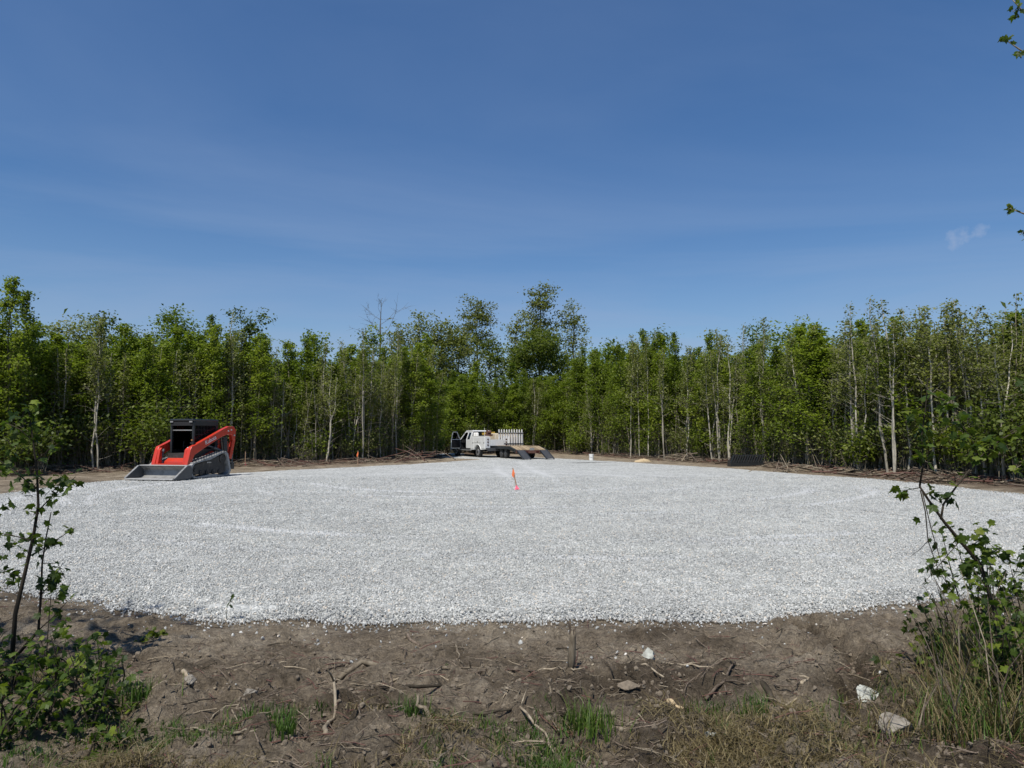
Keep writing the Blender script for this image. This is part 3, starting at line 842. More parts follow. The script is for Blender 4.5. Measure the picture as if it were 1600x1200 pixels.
# trees that stand out: (u base, v base, v top, family, index, tilt about the view axis in degrees, label)
STAND = [
    (8, 741, 432, 'D', 0, 0, 'tall pale-stemmed young tree at the left edge of the woods, highest there'),
    (33, 739, 452, 'D', 2, 1, 'leafy young tree beside the tallest one at the far left edge'),
    (146, 736, 492, 'S', 1, 0, 'light grey slim tree left of the track loader, left one of a close pair'),
    (153, 736, 500, 'S', 2, 1, 'light grey slim tree left of the track loader, right one of a close pair'),
    (362, 727, 487, 'S', 3, 0, 'pale straight tree rising just behind the rear of the track loader'),
    (347, 727, 520, 'T', 1, 0, 'thin pale pole rising behind the track loader cab, left of a thicker pale tree'),
    (325, 728, 505, 'D', 4, 0, 'slim tree rising directly behind the track loader cab'),
    (503, 723, 535, 'S', 4, -1, 'thin grey tree well left of the orange-flagged stake at the woods edge'),
    (545, 722, 530, 'S', 5, 3, 'pale tree leaning left just left of the orange-flagged stake'),
    (566, 722, 512, 'S', 6, 0, 'pale tree first to the right of the orange-flagged stake'),
    (576, 721, 535, 'S', 0, -1, 'pale forked tree second to the right of the orange-flagged stake'),
    (620, 719, 505, 'S', 2, 0, 'tall straight pale tree above the brush heap left of the truck'),
    (637, 718, 525, 'S', 3, -2, 'slim pale tree leaning right above the brush heap left of the truck'),
    (985, 716, 520, 'S', 1, 2, 'pale tree with a crooked foot right of the white bucket'),
    (1013, 717, 525, 'S', 4, -2, 'straight grey tree between the sand heap and the leaning pale tree'),
    (1038, 719, 535, 'S', 0, -9, 'pale tree leaning strongly to the right by the sand heap'),
    (1113, 722, 545, 'S', 5, 0, 'grey straight tree left of the black rake attachment'),
    (1140, 724, 540, 'S', 6, 1, 'thin pale tree just left of the black rake attachment'),
    (1169, 724, 503, 'S', 3, -2, 'bright pale tree standing right behind the black rake attachment'),
    (1198, 725, 495, 'S', 2, 0, 'tall slim tree just right of the black rake attachment'),
    (1259, 732, 520, 'S', 4, 4, 'pale tree leaning left in the middle of the right-hand woods'),
    (1273, 733, 508, 'S', 5, 1, 'straight pale tree beside the left-leaning one in right-hand woods'),
    (1340, 741, 468, 'S', 0, 1, 'pale forked tree in the sparse grey part of right-hand woods'),
    (1387, 744, 462, 'S', 3, 3, 'bright slim tree leaning left, close pair right of the forked pale tree'),
    (1398, 745, 468, 'S', 6, 2, 'bright slim tree, right one of the close pair right of forked tree'),
    (1419, 745, 480, 'S', 1, 1, 'thin grey tree just right of the bright close pair'),
    (1486, 748, 474, 'S', 4, 2, 'white-footed slim tree, left of two behind the near sapling branch'),
    (1494, 748, 470, 'S', 2, -1, 'white-footed slim tree, right of two behind the near sapling branch'),
    (1527, 750, 462, 'S', 5, -1, 'big pale tree with upswept limbs near the right edge'),
    (1541, 752, 475, 'S', 1, 0, 'slim tree right of the big upswept pale tree near right edge'),
]
FAM = {'D': DENSE, 'S': SPARSE, 'T': THIN}
stand_xy = []
for u, v, vt, fam, idx, tilt, label in STAND:
    p = at_ground(u, v)
    top = at(u, vt, p.y).z
    pr = FAM[fam][idx]
    s = (top - p.z) / PROTO_H[pr[0].name]
    ws = 0.95
    plant('young_tree', pr, p, (ws, ws, s), random.uniform(0, 6.28), label, 'tree', None, (0, -math.radians(tilt)))
    stand_xy.append((p.x, p.y))

# rows of trees along the edge of the woods
_el = np.concatenate([[0], np.cumsum(np.linalg.norm(np.diff(EDGE, axis=0), axis=1))])
def edge_at(s):
    return np.array([np.interp(s, _el, EDGE[:, 0]), np.interp(s, _el, EDGE[:, 1])])
TOPS = [(-200, 500), (0, 500), (60, 498), (150, 515), (250, 512), (330, 508), (420, 530), (520, 545), (620, 530), (700, 560), (760, 600), (880, 570), (930, 545), (1000, 530),
        (1080, 535), (1150, 538), (1230, 520), (1300, 500), (1400, 490), (1500, 484), (1600, 480), (1800, 470)]
def top_v(u):
    return float(np.interp(u, [t[0] for t in TOPS], [t[1] for t in TOPS])) + 16
ZONES = [(-1e9, 130, 'left of the pale pair'), (130, 260, 'between the pale pair and the track loader'), (260, 390, 'behind the track loader'),
         (390, 545, 'between the track loader and orange-flagged stake'), (545, 690, 'between the orange-flagged stake and truck'), (690, 880, 'behind the truck and trailer'),
         (880, 1040, 'behind the white bucket and sand heap'), (1040, 1135, 'between the sand heap and black rake'), (1135, 1215, 'behind the black rake attachment'),
         (1215, 1345, 'right of the black rake attachment'), (1345, 1450, 'around the bright close pair at right'), (1450, 1e9, 'at the far right of the clearing')]
def zone(u):
    for a, b, t in ZONES:
        if a <= u < b:
            return t
ORD = ['first', 'second', 'third', 'fourth', 'fifth', 'sixth', 'seventh', 'eighth', 'ninth', 'tenth', 'eleventh', 'twelfth', 'thirteenth', 'fourteenth', 'fifteenth', 'sixteenth', 'seventeenth', 'eighteenth', 'nineteenth', 'twentieth']
def row(o0, o1, step, want):
    got = []
    s = 0.0
    while s < _el[-1]:
        s += step * random.uniform(0.6, 1.45)
        p = edge_at(min(s, _el[-1]))
        rn = np.hypot(*p)
        q = p * (1 + random.uniform(o0, o1) / rn)
        u, v = project((q[0], q[1], 0))
        if not -70 < u < 1670:
            continue
        if any((q[0] - a) ** 2 + (q[1] - b) ** 2 < 0.16 for a, b in stand_xy):
            continue
        if min(math.hypot(q[0] - x, q[1] - y) for x, y in DR[3:]) < 3.6 and u < 800:
            continue
        got.append((u, q[0], q[1], want))
    return got
front = row(-0.2, 1.1, 0.95, 'front')
back = row(1.3, 4.5, 0.62, 'back')
def fam_for(u):
    p_sparse = np.interp(u, [0, 480, 560, 640, 720, 930, 1000, 1130, 1230, 1330, 1600], [.06, .15, .45, .40, .10, .15, .30, .35, .40, .88, .80])
    x = random.random()
    return 'S' if x < p_sparse else 'D'
byz = {}
for it in sorted(front):
    byz.setdefault(zone(it[0]), []).append(it)
for zn, items in byz.items():
    for k, (u, x, y, _) in enumerate(items):
        fam = fam_for(u) if random.random() > 0.30 else 'T'
        pr = random.choice(FAM[fam])
        Y = y
        tv = top_v(u) + random.gauss(2, 18)
        H = max(3.5, at(u, tv, Y).z)
        if fam == 'T':
            H *= random.uniform(0.62, 0.85)
        s = H / PROTO_H[pr[0].name]
        ws = random.uniform(0.9, 1.2)
        word = {'D': 'green young tree', 'S': 'grey young tree', 'T': 'thin young tree'}[fam]
        plant('young_tree', pr, (x, y, hz(x, y) - 0.02), (ws, ws, s), random.uniform(0, 6.28),
              '%s, %s from left, front row %s' % (word, ORD[k] if k < 20 else 'last', zn), 'tree', 'young trees along the front of the woods', (random.gauss(0, 0.02), random.gauss(0, 0.035)))
for u, x, y, _ in back:
    fam = fam_for(u) if random.random() > 0.12 else 'T'
    pr = random.choice(FAM[fam])
    H = max(3.5, at(u, top_v(u) + random.gauss(0, 19), y).z)
    if fam == 'T':
        H *= 0.75
    s = H / PROTO_H[pr[0].name]
    ws = random.uniform(0.95, 1.3)
    plant('young_tree', pr, (x, y, hz(x, y) - 0.02), (ws, ws, s), random.uniform(0, 6.28),
          'young tree half hidden in second row %s' % zone(u), 'tree', 'second-row trees ' + zone(u), (random.gauss(0, 0.02), random.gauss(0, 0.03)))

# the rest of the woods reads as one mass
def joined(pair, name):
    a, b = pair
    n0 = len(a.vertices)
    me = bpy.data.meshes.new(name)
    va = np.zeros(n0 * 3, np.float32); a.vertices.foreach_get('co', va)
    vb = np.zeros(len(b.vertices) * 3, np.float32); b.vertices.foreach_get('co', vb)
    fa = [tuple(p.vertices) for p in a.polygons]
    fb = [tuple(i + n0 for i in p.vertices) for p in b.polygons]
    me.from_pydata(np.concatenate([va, vb]).reshape(-1, 3).tolist(), [], fa + fb)
    me.materials.append(a.materials[0]); me.materials.append(b.materials[0])
    me.polygons.foreach_set('material_index', [0] * len(fa) + [1] * len(fb))
    tb = np.zeros(len(b.vertices), np.float32); b.attributes['tint'].data.foreach_get('value', tb)
    at_ = me.attributes.new('tint', 'FLOAT', 'POINT')
    at_.data.foreach_set('value', np.concatenate([np.zeros(n0, np.float32), tb]))
    return me
wood_protos = [proto_obj('wood', joined(p, 'wood')) for p in DENSE[:5] + SPARSE[:3]]
wood_h = [PROTO_H[p[0].name] for p in DENSE[:5] + SPARSE[:3]]
P, S, K, R = [], [], [], []
while len(P) < 2000:
    a_ = random.uniform(-0.86, 0.86)
    r_e = float(np.interp(a_, _ea, _er))
    d = r_e + 4.5 + 48 * random.random() ** 1.35
    x, y = d * math.sin(a_), d * math.cos(a_)
    u, v = project((x, y, 0))
    if min(math.hypot(x - p, y - q) for p, q in DR[3:]) < 3.8:
        continue
    k = random.randrange(5) if random.random() > np.interp(u, [600, 1200, 1350], [0.15, 0.25, 0.85]) else 5 + random.randrange(3)
    tv = top_v(u) + random.gauss(2, 13)
    yy = r_e * math.cos(a_) + 0.35 * (y - r_e * math.cos(a_))
    H = max(5.0, min(at(u, tv, yy).z, 10.5))
    P.append((x, y, -0.02)); s = H / wood_h[k]; w_ = random.uniform(0.95, 1.35)
    S.append((w_, w_, s)); K.append(k); R.append((random.gauss(0, 0.03), random.gauss(0, 0.03), random.uniform(0, 6.28)))
wood_protos += [proto_obj('wood', joined(p, 'wood')) for p in POLES]
while len(P) < 2950:
    a_ = random.uniform(-0.80, 0.80)
    r_e = float(np.interp(a_, _ea, _er))
    d = r_e + 0.3 + random.expovariate(1 / 3.0)
    x, y = d * math.sin(a_), d * math.cos(a_)
    if min(math.hypot(x - p, y - q) for p, q in DR[2:]) < 3.8:
        continue
    w_ = random.uniform(0.8, 1.3)
    P.append((x, y, hz(x, y) - 0.02)); S.append((w_, w_, random.uniform(0.6, 1.15))); K.append(8 + random.randrange(6)); R.append((random.gauss(0, 0.05), random.gauss(0, 0.05), random.uniform(0, 6.28)))
scatter('deep_woods', P, R, S, K, wood_protos, 'thick young woods filling the space behind the first trees', 'woods')

# twiggy undergrowth between the stems
def brush_mesh(seed, H, stems, leaves, bark, leaf, size=0.09, spread=0.6):
    r = np.random.default_rng(seed)
    mb = MB(); C = []
    for k in range(stems):
        a = r.uniform(0, 6.28); L = H * r.uniform(0.5, 1.05)
        b0 = r.normal(0, 0.14, 2)
        tip = np.array([b0[0] + math.cos(a) * spread * L * r.uniform(0.1, 0.8), b0[1] + math.sin(a) * spread * L * r.uniform(0.1, 0.8), L])
        p0 = np.array([b0[0], b0[1], -0.05])
        m_ = p0 * 0.5 + tip * 0.5 + np.append(r.normal(0, 0.08, 2), 0.06)
        mb.tube([p0, m_, tip], [0.010, 0.007, 0.002], 3, cap=False)
        for q in range(3):
            s0 = m_ + (tip - m_) * r.random()
            mb.tube([s0, s0 + r.normal(0, 0.2, 3) * H * 0.6 + np.array([0, 0, 0.1])], [0.005, 0.002], 3, cap=False)
        n = max(1, leaves // stems)
        g = 0.35 + 0.7 * r.random(n)
        C.append(m_ + (tip - m_) * (g[:, None] * 1.4 - 0.4) + r.normal(0, 0.10 + 0.07 * H, (n, 3)))
    C = np.concatenate(C); C[:, 2] = np.maximum(C[:, 2], 0.03)
    return mb.mesh('stems', bark), crown_mesh('foliage', C, np.clip(0.45 + r.normal(0, 0.2, len(C)), 0, 1), size, r, leaf)
BRUSH = [brush_mesh(400 + i, random.uniform(0.8, 2.2), 9, 26, 'bark_grey', 'leaf_grey') for i in range(4)] + \
        [brush_mesh(410 + i, random.uniform(1.2, 2.4), 9, 260, 'bark_grey', ['leaf_dark', 'leaf_green', 'leaf_grey'][i]) for i in range(3)]
bp_ = [proto_obj('brush', joined(p, 'brush')) for p in BRUSH]
P, S, K, R = [], [], [], []
while len(P) < 3600:
    a_ = random.uniform(-0.80, 0.80)
    r_e = float(np.interp(a_, _ea, _er))
    d = r_e + 0.1 + (random.expovariate(1 / 3.5) if random.random() < 0.6 else 40 * random.random())
    x, y = d * math.sin(a_), d * math.cos(a_)
    if min(math.hypot(x - p, y - q) for p, q in DR[2:]) < 3.6:
        continue
    P.append((x, y, hz(x, y))); sc = random.uniform(0.6, 1.3)
    sc *= 1.0 + 0.8 * (d > r_e + 5); S.append((sc, sc, sc * random.uniform(0.8, 1.4))); K.append(random.randrange(7)); R.append((0, 0, random.uniform(0, 6.28)))
scatter('undergrowth', P, R, S, K, bp_, 'twiggy undergrowth between the stems at the woods edge', 'undergrowth')

# leafy bushes one can tell apart along the edge
for u, v, hpx, wpx, k, lab in [(255, 738, 120, 110, 1, 'yellow-green broad-leaved bush directly behind the track loader'), (222, 738, 95, 80, 4, 'yellow-green bush left of the track loader, beside a broader one'),
                              (428, 725, 36, 60, 3, 'low green bush at woods edge right of the track loader'), (655, 716, 48, 60, 2, 'dark green bush left of the truck behind the brush heap'),
                              (682, 714, 34, 44, 0, 'small green bush next to the open truck door'), (1480, 750, 90, 80, 1, 'yellow-green bush at the foot of the two white-footed trees'),
                              (1550, 755, 110, 100, 2, 'tall dark bush near the right edge of the woods'), (1585, 758, 140, 90, 5, 'dark leafy bush at the extreme right of the woods'),
                              (1345, 743, 60, 60, 4, 'yellow-green bush below the pale forked tree'), (60, 742, 90, 90, 2, 'dark leafy bush at far left behind the near sapling'),
                              (25, 745, 60, 70, 5, 'dark low bush at far left edge of the woods'), (1100, 722, 42, 50, 0, 'green bush left of the black rake attachment'),
                              (900, 712, 40, 60, 3, 'green bush behind the trailer ramps')]:
    p = at_ground(u, v - 1.5)
    pxm = F_PX / p.y
    t = thing('bush', lab, 'bush', p, random.uniform(0, 6.28))
    sh = brush_mesh(430 + int(u), hpx / pxm, 16, int(420 * (hpx / pxm) ** 0.8), 'bark_grey', ['leaf_green', 'leaf_yellow', 'leaf_dark'][k % 3], 0.105, 0.6)
    t.scale = (1.1, 1.1, 1)
    link('stems', sh[0], t); link('foliage', sh[1], t)

# tall older trees that overtop the young woods
def big_tree(seed, H, W, bark, leaf, limbs, clusters, per, cl_r, size, z0=0.45, dead=False, round_=False):
    r = np.random.default_rng(seed)
    mb = MB()
    n = 8
    w = np.cumsum(r.normal(0, 0.07, (n, 2)), 0); w -= w[0]
    tr = np.array([(w[i, 0], w[i, 1], H * 0.93 * i / (n - 1) - (0.2 if i == 0 else 0)) for i in range(n)])
    r0 = 0.011 * H
    mb.tube(tr, [max(r0 * (1 - i / (n - 0.4)) ** 0.8, 0.02) for i in range(n)], 7, cap=False)
    C, T = [], []
    tips = [tr[-1]]
    for k in range(limbs):
        t = z0 + (0.97 - z0) * (k + r.random()) / limbs
        i = min(int(t * (n - 1)), n - 2); f = t * (n - 1) - i
        p = tr[i] * (1 - f) + tr[i + 1] * f
        prof = math.sqrt(max(0.05, 1 - ((t - (z0 + 0.97) / 2) / 0.36) ** 2)) if round_ else (1.15 - t) ** 0.5 * 1.1
        L = W / 2 * r.uniform(0.65, 1.1) * min(prof, 1.1)
        a = k * 2.4 + r.uniform(-0.5, 0.5); el = r.uniform(0.35, 1.0)
        d = np.array([math.cos(a) * math.cos(el), math.sin(a) * math.cos(el), math.sin(el)])
        m_ = p + d * L * 0.5 + r.normal(0, 0.15, 3); e = p + d * L + np.array([0, 0, 0.2 * L])
        rb = r0 * 0.38 * (1.2 - t)
        mb.tube([p, m_, e], [rb, rb * 0.6, 0.012], 4, cap=False)
        tips.append(e)
        for q in range(4):
            g = r.uniform(0.3, 0.95); s0 = p + (e - p) * g
            dd = d + r.normal(0, 0.6, 3); dd /= np.linalg.norm(dd); dd[2] = abs(dd[2])
            e2 = s0 + dd * L * r.uniform(0.3, 0.5)
            mb.tube([s0, (s0 + e2) / 2 + r.normal(0, 0.06, 3), e2], [rb * 0.45, rb * 0.3, 0.006], 3, cap=False)
            tips.append(e2)
            if dead:
                for z in range(3):
                    s1 = s0 + (e2 - s0) * r.uniform(0.3, 1)
                    mb.tube([s1, s1 + (dd + r.normal(0, 0.5, 3)) * L * 0.2], [0.012, 0.004], 3, cap=False)
    if not dead:
        tips = np.array(tips)
        for k in range(clusters):
            c = tips[r.integers(len(tips))] + r.normal(0, cl_r * 1.2, 3)
            m2 = int(per * r.uniform(0.5, 1.5))
            C.append(c + r.normal(0, 1, (m2, 3)) * np.array([cl_r, cl_r, cl_r * 0.6]))
            T.append(np.clip(0.42 + r.normal(0, 0.18) + r.normal(0, 0.12, m2), 0, 1))
        return mb.mesh('trunk', bark, True), crown_mesh('crown', np.concatenate(C), np.concatenate(T), size, r, leaf)
    return mb.mesh('trunk', bark, True), None
for u, vt, Y, wpx, args, lab in [
    (747, 459, 92, 78, dict(bark='bark_grey', leaf='leaf_grey', limbs=14, clusters=110, per=26, cl_r=0.45, size=0.20, z0=0.50), 'tall open-crowned tree with spreading limbs, left of the tallest tree'),
    (843, 437, 88, 56, dict(bark='bark_dark', leaf='leaf_grey', limbs=14, clusters=100, per=28, cl_r=0.45, size=0.20, z0=0.45), 'tallest tree of all, rising narrow above the trailer'),
    (893, 463, 90, 54, dict(bark='bark_grey', leaf='leaf_grey', limbs=13, clusters=70, per=24, cl_r=0.42, size=0.20, z0=0.45), 'tall wispy tree to the right of the tallest tree'),
    (846, 505, 78, 96, dict(bark='bark_dark', leaf='leaf_dark', limbs=22, clusters=230, per=34, cl_r=0.5, size=0.20, z0=0.25, round_=True), 'dense dark rounded tree in front of the tallest tree'),
    (808, 485, 94, 44, dict(bark='bark_grey', leaf='leaf_grey', limbs=11, clusters=60, per=24, cl_r=0.45, size=0.20, z0=0.45), 'thin-crowned tree close left of the tallest tree'),
    (775, 525, 84, 56, dict(bark='bark_dark', leaf='leaf_dark', limbs=13, clusters=90, per=26, cl_r=0.42, size=0.19, z0=0.4), 'dark mid-height tree below the open-crowned tall tree'),
    (715, 500, 82, 60, dict(bark='bark_grey', leaf='leaf_grey', limbs=16, clusters=140, per=28, cl_r=0.45, size=0.19, z0=0.3, round_=True), 'bushy tree just left of the open-crowned tall tree'),
    (680, 494, 78, 56, dict(bark='bark_grey', leaf='leaf_grey', limbs=16, clusters=130, per=26, cl_r=0.45, size=0.19, z0=0.3), 'greyish feathery tree midway between dead tree and open-crowned tree'),
    (655, 484, 76, 46, dict(bark='bark_grey', leaf='leaf_grey', limbs=14, clusters=80, per=22, cl_r=0.42, size=0.18, z0=0.35), 'wispy grey-green tree two right of the dead tree'),
    (622, 498, 74, 40, dict(bark='bark_grey', leaf='leaf_grey', limbs=13, clusters=70, per=22, cl_r=0.40, size=0.18, z0=0.35), 'thin grey-green tree directly right of the dead tree'),
    (576, 504, 60, 34, dict(bark='bark_grey', leaf='leaf_green', limbs=11, clusters=60, per=22, cl_r=0.32, size=0.15, z0=0.4), 'green tree directly left of the dead tree'),
    (490, 512, 56, 34, dict(bark='bark_grey', leaf='leaf_green', limbs=11, clusters=55, per=22, cl_r=0.32, size=0.15, z0=0.4), 'green tree top standing out halfway between loader and dead tree'),
    (385, 478, 60, 66, dict(bark='bark_dark', leaf='leaf_dark', limbs=9, clusters=34, per=32, cl_r=0.40, size=0.16, z0=0.6), 'crooked dark tree with separate leaf clumps above the loader'),
    (268, 476, 62, 78, dict(bark='bark_grey', leaf='leaf_green', limbs=18, clusters=130, per=24, cl_r=0.40, size=0.16, z0=0.4), 'pointed broad tree rising above the woods left of the loader cab'),
    (200, 505, 56, 44, dict(bark='bark_grey', leaf='leaf_dark', limbs=10, clusters=50, per=24, cl_r=0.35, size=0.15, z0=0.5), 'dark clumpy tree top between the pale pair and the pointed tree'),
    (158, 485, 50, 26, dict(bark='bark_grey', leaf='leaf_dark', limbs=9, clusters=32, per=24, cl_r=0.28, size=0.14, z0=0.55), 'narrow dark tree spire above the pale pair of trees'),
    (108, 485, 62, 74, dict(bark='bark_grey', leaf='leaf_grey', limbs=16, clusters=120, per=26, cl_r=0.42, size=0.17, z0=0.4, round_=True), 'rounded grey-green tree top near the left edge'),
    (1185, 496, 62, 44, dict(bark='bark_grey', leaf='leaf_green', limbs=11, clusters=55, per=22, cl_r=0.34, size=0.15, z0=0.45), 'green tree top showing above the black rake attachment'),
    (1255, 490, 52, 80, dict(bark='bark_grey', leaf='leaf_green', limbs=17, clusters=130, per=24, cl_r=0.38, size=0.15, z0=0.35, round_=True), 'broad green tree behind the right-hand woods'),
    (1035, 505, 72, 40, dict(bark='bark_grey', leaf='leaf_dark', limbs=11, clusters=50, per=24, cl_r=0.36, size=0.17, z0=0.45), 'dark tree top behind the strongly leaning pale tree'),
    (955, 528, 70, 70, dict(bark='bark_grey', leaf='leaf_green', limbs=16, clusters=140, per=26, cl_r=0.42, size=0.17, z0=0.3, round_=True), 'dense green tree behind the white bucket'),
    (1120, 515, 70, 50, dict(bark='bark_grey', leaf='leaf_grey', limbs=13, clusters=80, per=22, cl_r=0.40, size=0.17, z0=0.4), 'hazy grey-green tree top left of the black rake attachment'),
]:
    base = at(u, 700, Y); zt = at(u, vt, Y).z
    s0 = hz(base.x, Y)
    args['clusters'] = int(args['clusters'] * 1.5)
    pr = big_tree(int(u), zt - s0, 1.08 * wpx / F_PX * Y, **args)
    # scale so that the leafy top really reaches that height
    mz = max(v.co.z for v in pr[1].vertices)
    k = (zt - s0) / mz
    t = thing('tall_tree', lab, 'tree', (base.x, Y, s0))
    t.scale = (1, 1, k)
    link('trunk', pr[0], t); link('crown', pr[1], t)
base = at(592, 700, 78); zt = at(592, 458, 78).z
pr = big_tree(592, zt, 120 / F_PX * 78, 'bark_grey', None, 12, 0, 0, 0, 0, z0=0.55, dead=True)
t = thing('dead_tree', 'leafless dead tree with forked grey branches against the sky', 'tree', (base.x, 78, 0))
t.scale = (1, 1, zt / max(v.co.z for v in pr[0].vertices))
link('trunk', pr[0], t)

# ------------------------------------------------------------------ compact track loader
LB = 14.0                                               # degrees the machine is turned to the left of facing the camera
lrz = math.pi - math.radians(LB)                        # local +y (front) towards (-sin, -cos)
fr_c = ground(271, 752.5)                               # front right-hand (in the picture) corner of the bucket
Fv = Vector((-math.sin(math.radians(LB)), -math.cos(math.radians(LB)), 0))
Ev = Vector((-Fv.y * -1, -Fv.x, 0)); Ev = Vector((-math.cos(math.radians(LB)), math.sin(math.radians(LB)), 0))
BW = 1.95
front_mid = Vector((fr_c.x, fr_c.y, 0)) + Ev * (BW / 2 * 1.07)
LSC = 1.07
org = front_mid - Fv * 2.17 * LSC                              # local origin under the middle of the machine; bucket tip at y=+2.05
loader = thing('track_loader', 'red and black compact track loader with lowered grey bucket parked on gravel', 'loader', (org.x, org.y, 0.045), lrz)
loader.scale = (LSC, LSC, LSC)
# NB local +x points to the picture's left once turned; machine is symmetric
def hull_outline(circs, n=18):
    pts = []
    for (cy, cz, r) in circs:
        for k in range(n):
            a = 2 * math.pi * k / n
            pts.append((cy + r * math.cos(a), cz + r * math.sin(a)))
    pts = sorted(set(pts))
    def half(ps):
        h = []
        for p in ps:
            while len(h) >= 2 and (h[-1][0] - h[-2][0]) * (p[1] - h[-2][1]) - (h[-1][1] - h[-2][1]) * (p[0] - h[-2][0]) <= 0:
                h.pop()
            h.append(p)
        return h
    a, b = half(pts), half(pts[::-1])
    return a[:-1] + b[:-1]
def circs(off):
    return [(0.98, 0.27, 0.21 + off), (0.72, 0.20, 0.14 + off), (-0.78, 0.22, 0.16 + off), (-0.62, 0.66, 0.18 + off)]
def resample(poly, step):
    P_ = np.array(poly + poly[:1]); d = np.linalg.norm(np.diff(P_, axis=0), axis=1); c = np.concatenate([[0], np.cumsum(d)])
    m_ = int(c[-1] / step); t = np.linspace(0, c[-1], m_, endpoint=False)
    return list(zip(np.interp(t, c, P_[:, 0]), np.interp(t, c, P_[:, 1])))
for sx in (-1, 1):
    x0, x1 = sx * 0.50, sx * 0.88
    inn, outl = hull_outline(circs(0.0)), hull_outline(circs(0.06))
    o_ = resample(outl, 0.075); i_ = resample(inn, 0.075)
    nb = min(len(o_), len(i_))
    # belt as a closed ring
    P_ = np.array(outl + outl[:1]); c_ = np.mean(np.array(outl), 0)
    mb = MB(); vs, fs = [], []
    ring = resample(outl, 0.07); n_ = len(ring)
    for (yy, zz) in ring:
        d = Vector((yy - c_[0], zz - c_[1])); k = 1 - 0.10 / max(d.length, 0.2)
        iy, iz = c_[0] + d.x * k, c_[1] + d.y * k
        vs += [(x0, yy, zz), (x1, yy, zz), (x1, iy, iz), (x0, iy, iz)]
    for q in range(n_):
        a0, b0 = q * 4, ((q + 1) % n_) * 4
        for e in range(4):
            fs.append((a0 + e, b0 + e, b0 + (e + 1) % 4, a0 + (e + 1) % 4))
    mb.add(vs, fs)
    for q in range(0, n_, 2):                              # tread lugs
        (ya, za), (yb, zb) = ring[q], ring[(q + 1) % n_]
        ang = math.atan2(zb - za, yb - ya)
        nr = Vector((0, math.sin(ang), -math.cos(ang)))
        cm = Vector(((x0 + x1) / 2, (ya + yb) / 2, (za + zb) / 2))
        if (cm.y - c_[0]) * nr.y + (cm.z - c_[1]) * nr.z < 0:
            nr = -nr
        for off in (-0.095, 0.095):
            mb.box(cm + nr * 0.012 + Vector((off, 0, 0)), (0.17, 0.045, 0.03), (ang, 0, 0))
    tb = mb.build('track_belt', 'track_rubber', loader)
    fp = [((y - c_[0]) * 0.86 + c_[0], (z - c_[1]) * 0.82 + c_[1]) for y, z in inn]
    fo = MB().prism(fp, 'x', sx * 0.54, sx * 0.78).build('track_frame', 'undercarriage', loader)
    for cy, cz, r in ((-0.6, 0.64, 0.17), (0.93, 0.28, 0.15)):
        MB().cyl((sx * 0.79, cy, cz), r, 0.05, 'x', 22).cyl((sx * 0.81, cy, cz), r * 0.4, 0.05, 'x', 14).build('sprocket' if cy < 0 else 'idler_wheel', 'undercarriage', fo)
    for cy in (-0.45, -0.1, 0.25, 0.58):
        MB().cyl((sx * 0.79, cy, 0.17), 0.085, 0.06, 'x', 16).cyl((sx * 0.825, cy, 0.17), 0.03, 0.03, 'x', 10).build('roller', 'undercarriage', fo)
    for cy in (0.05, 0.13, 0.21):
        MB().box((sx * 0.785, cy, 0.52), (0.012, 0.05, 0.04)).build('frame_slot', 'steel_worn', fo)
    MB().prism([(-0.95, 0.80), (-0.3, 0.92), (0.55, 0.62), (0.75, 0.50), (0.75, 0.45), (-0.3, 0.74), (-0.95, 0.70)], 'x', sx * 0.47, sx * 0.56).build('fender', 'red_paint', loader)
MB().box((0, -0.25, 0.55), (0.94, 2.0, 0.62)).build('chassis', 'undercarriage', loader)
hd = MB().prism([(0.72, 0.28), (0.98, 0.32), (0.93, 0.58), (0.70, 0.72)], 'x', -0.46, 0.46).build('front_cowl', 'red_paint', loader, bevel=0.02)
for k in range(5):
    MB().box((-0.12, 0.985 - 0.006 * k, 0.36 + 0.035 * k), (0.34, 0.02, 0.016)).build('grille_slot', 'black_matte', hd)
ek = MB().prism([(-1.42, 0.50), (-1.45, 1.12), (-1.30, 1.28), (-0.72, 1.34), (-0.72, 0.50)], 'x', -0.50, 0.50).build('engine_cover', 'red_paint', loader, bevel=0.03)
MB().box((0, -1.46, 0.82), (0.7, 0.03, 0.45)).build('rear_grille', 'black_matte', ek)
MB().box((0, -1.44, 0.34), (1.3, 0.20, 0.26)).build('rear_bumper', 'black_paint', loader, bevel=0.02)
for sx in (-1, 1):
    MB().box((sx * 0.38, -1.47, 1.14), (0.14, 0.03, 0.07)).build('tail_lamp', 'tail_light', loader)
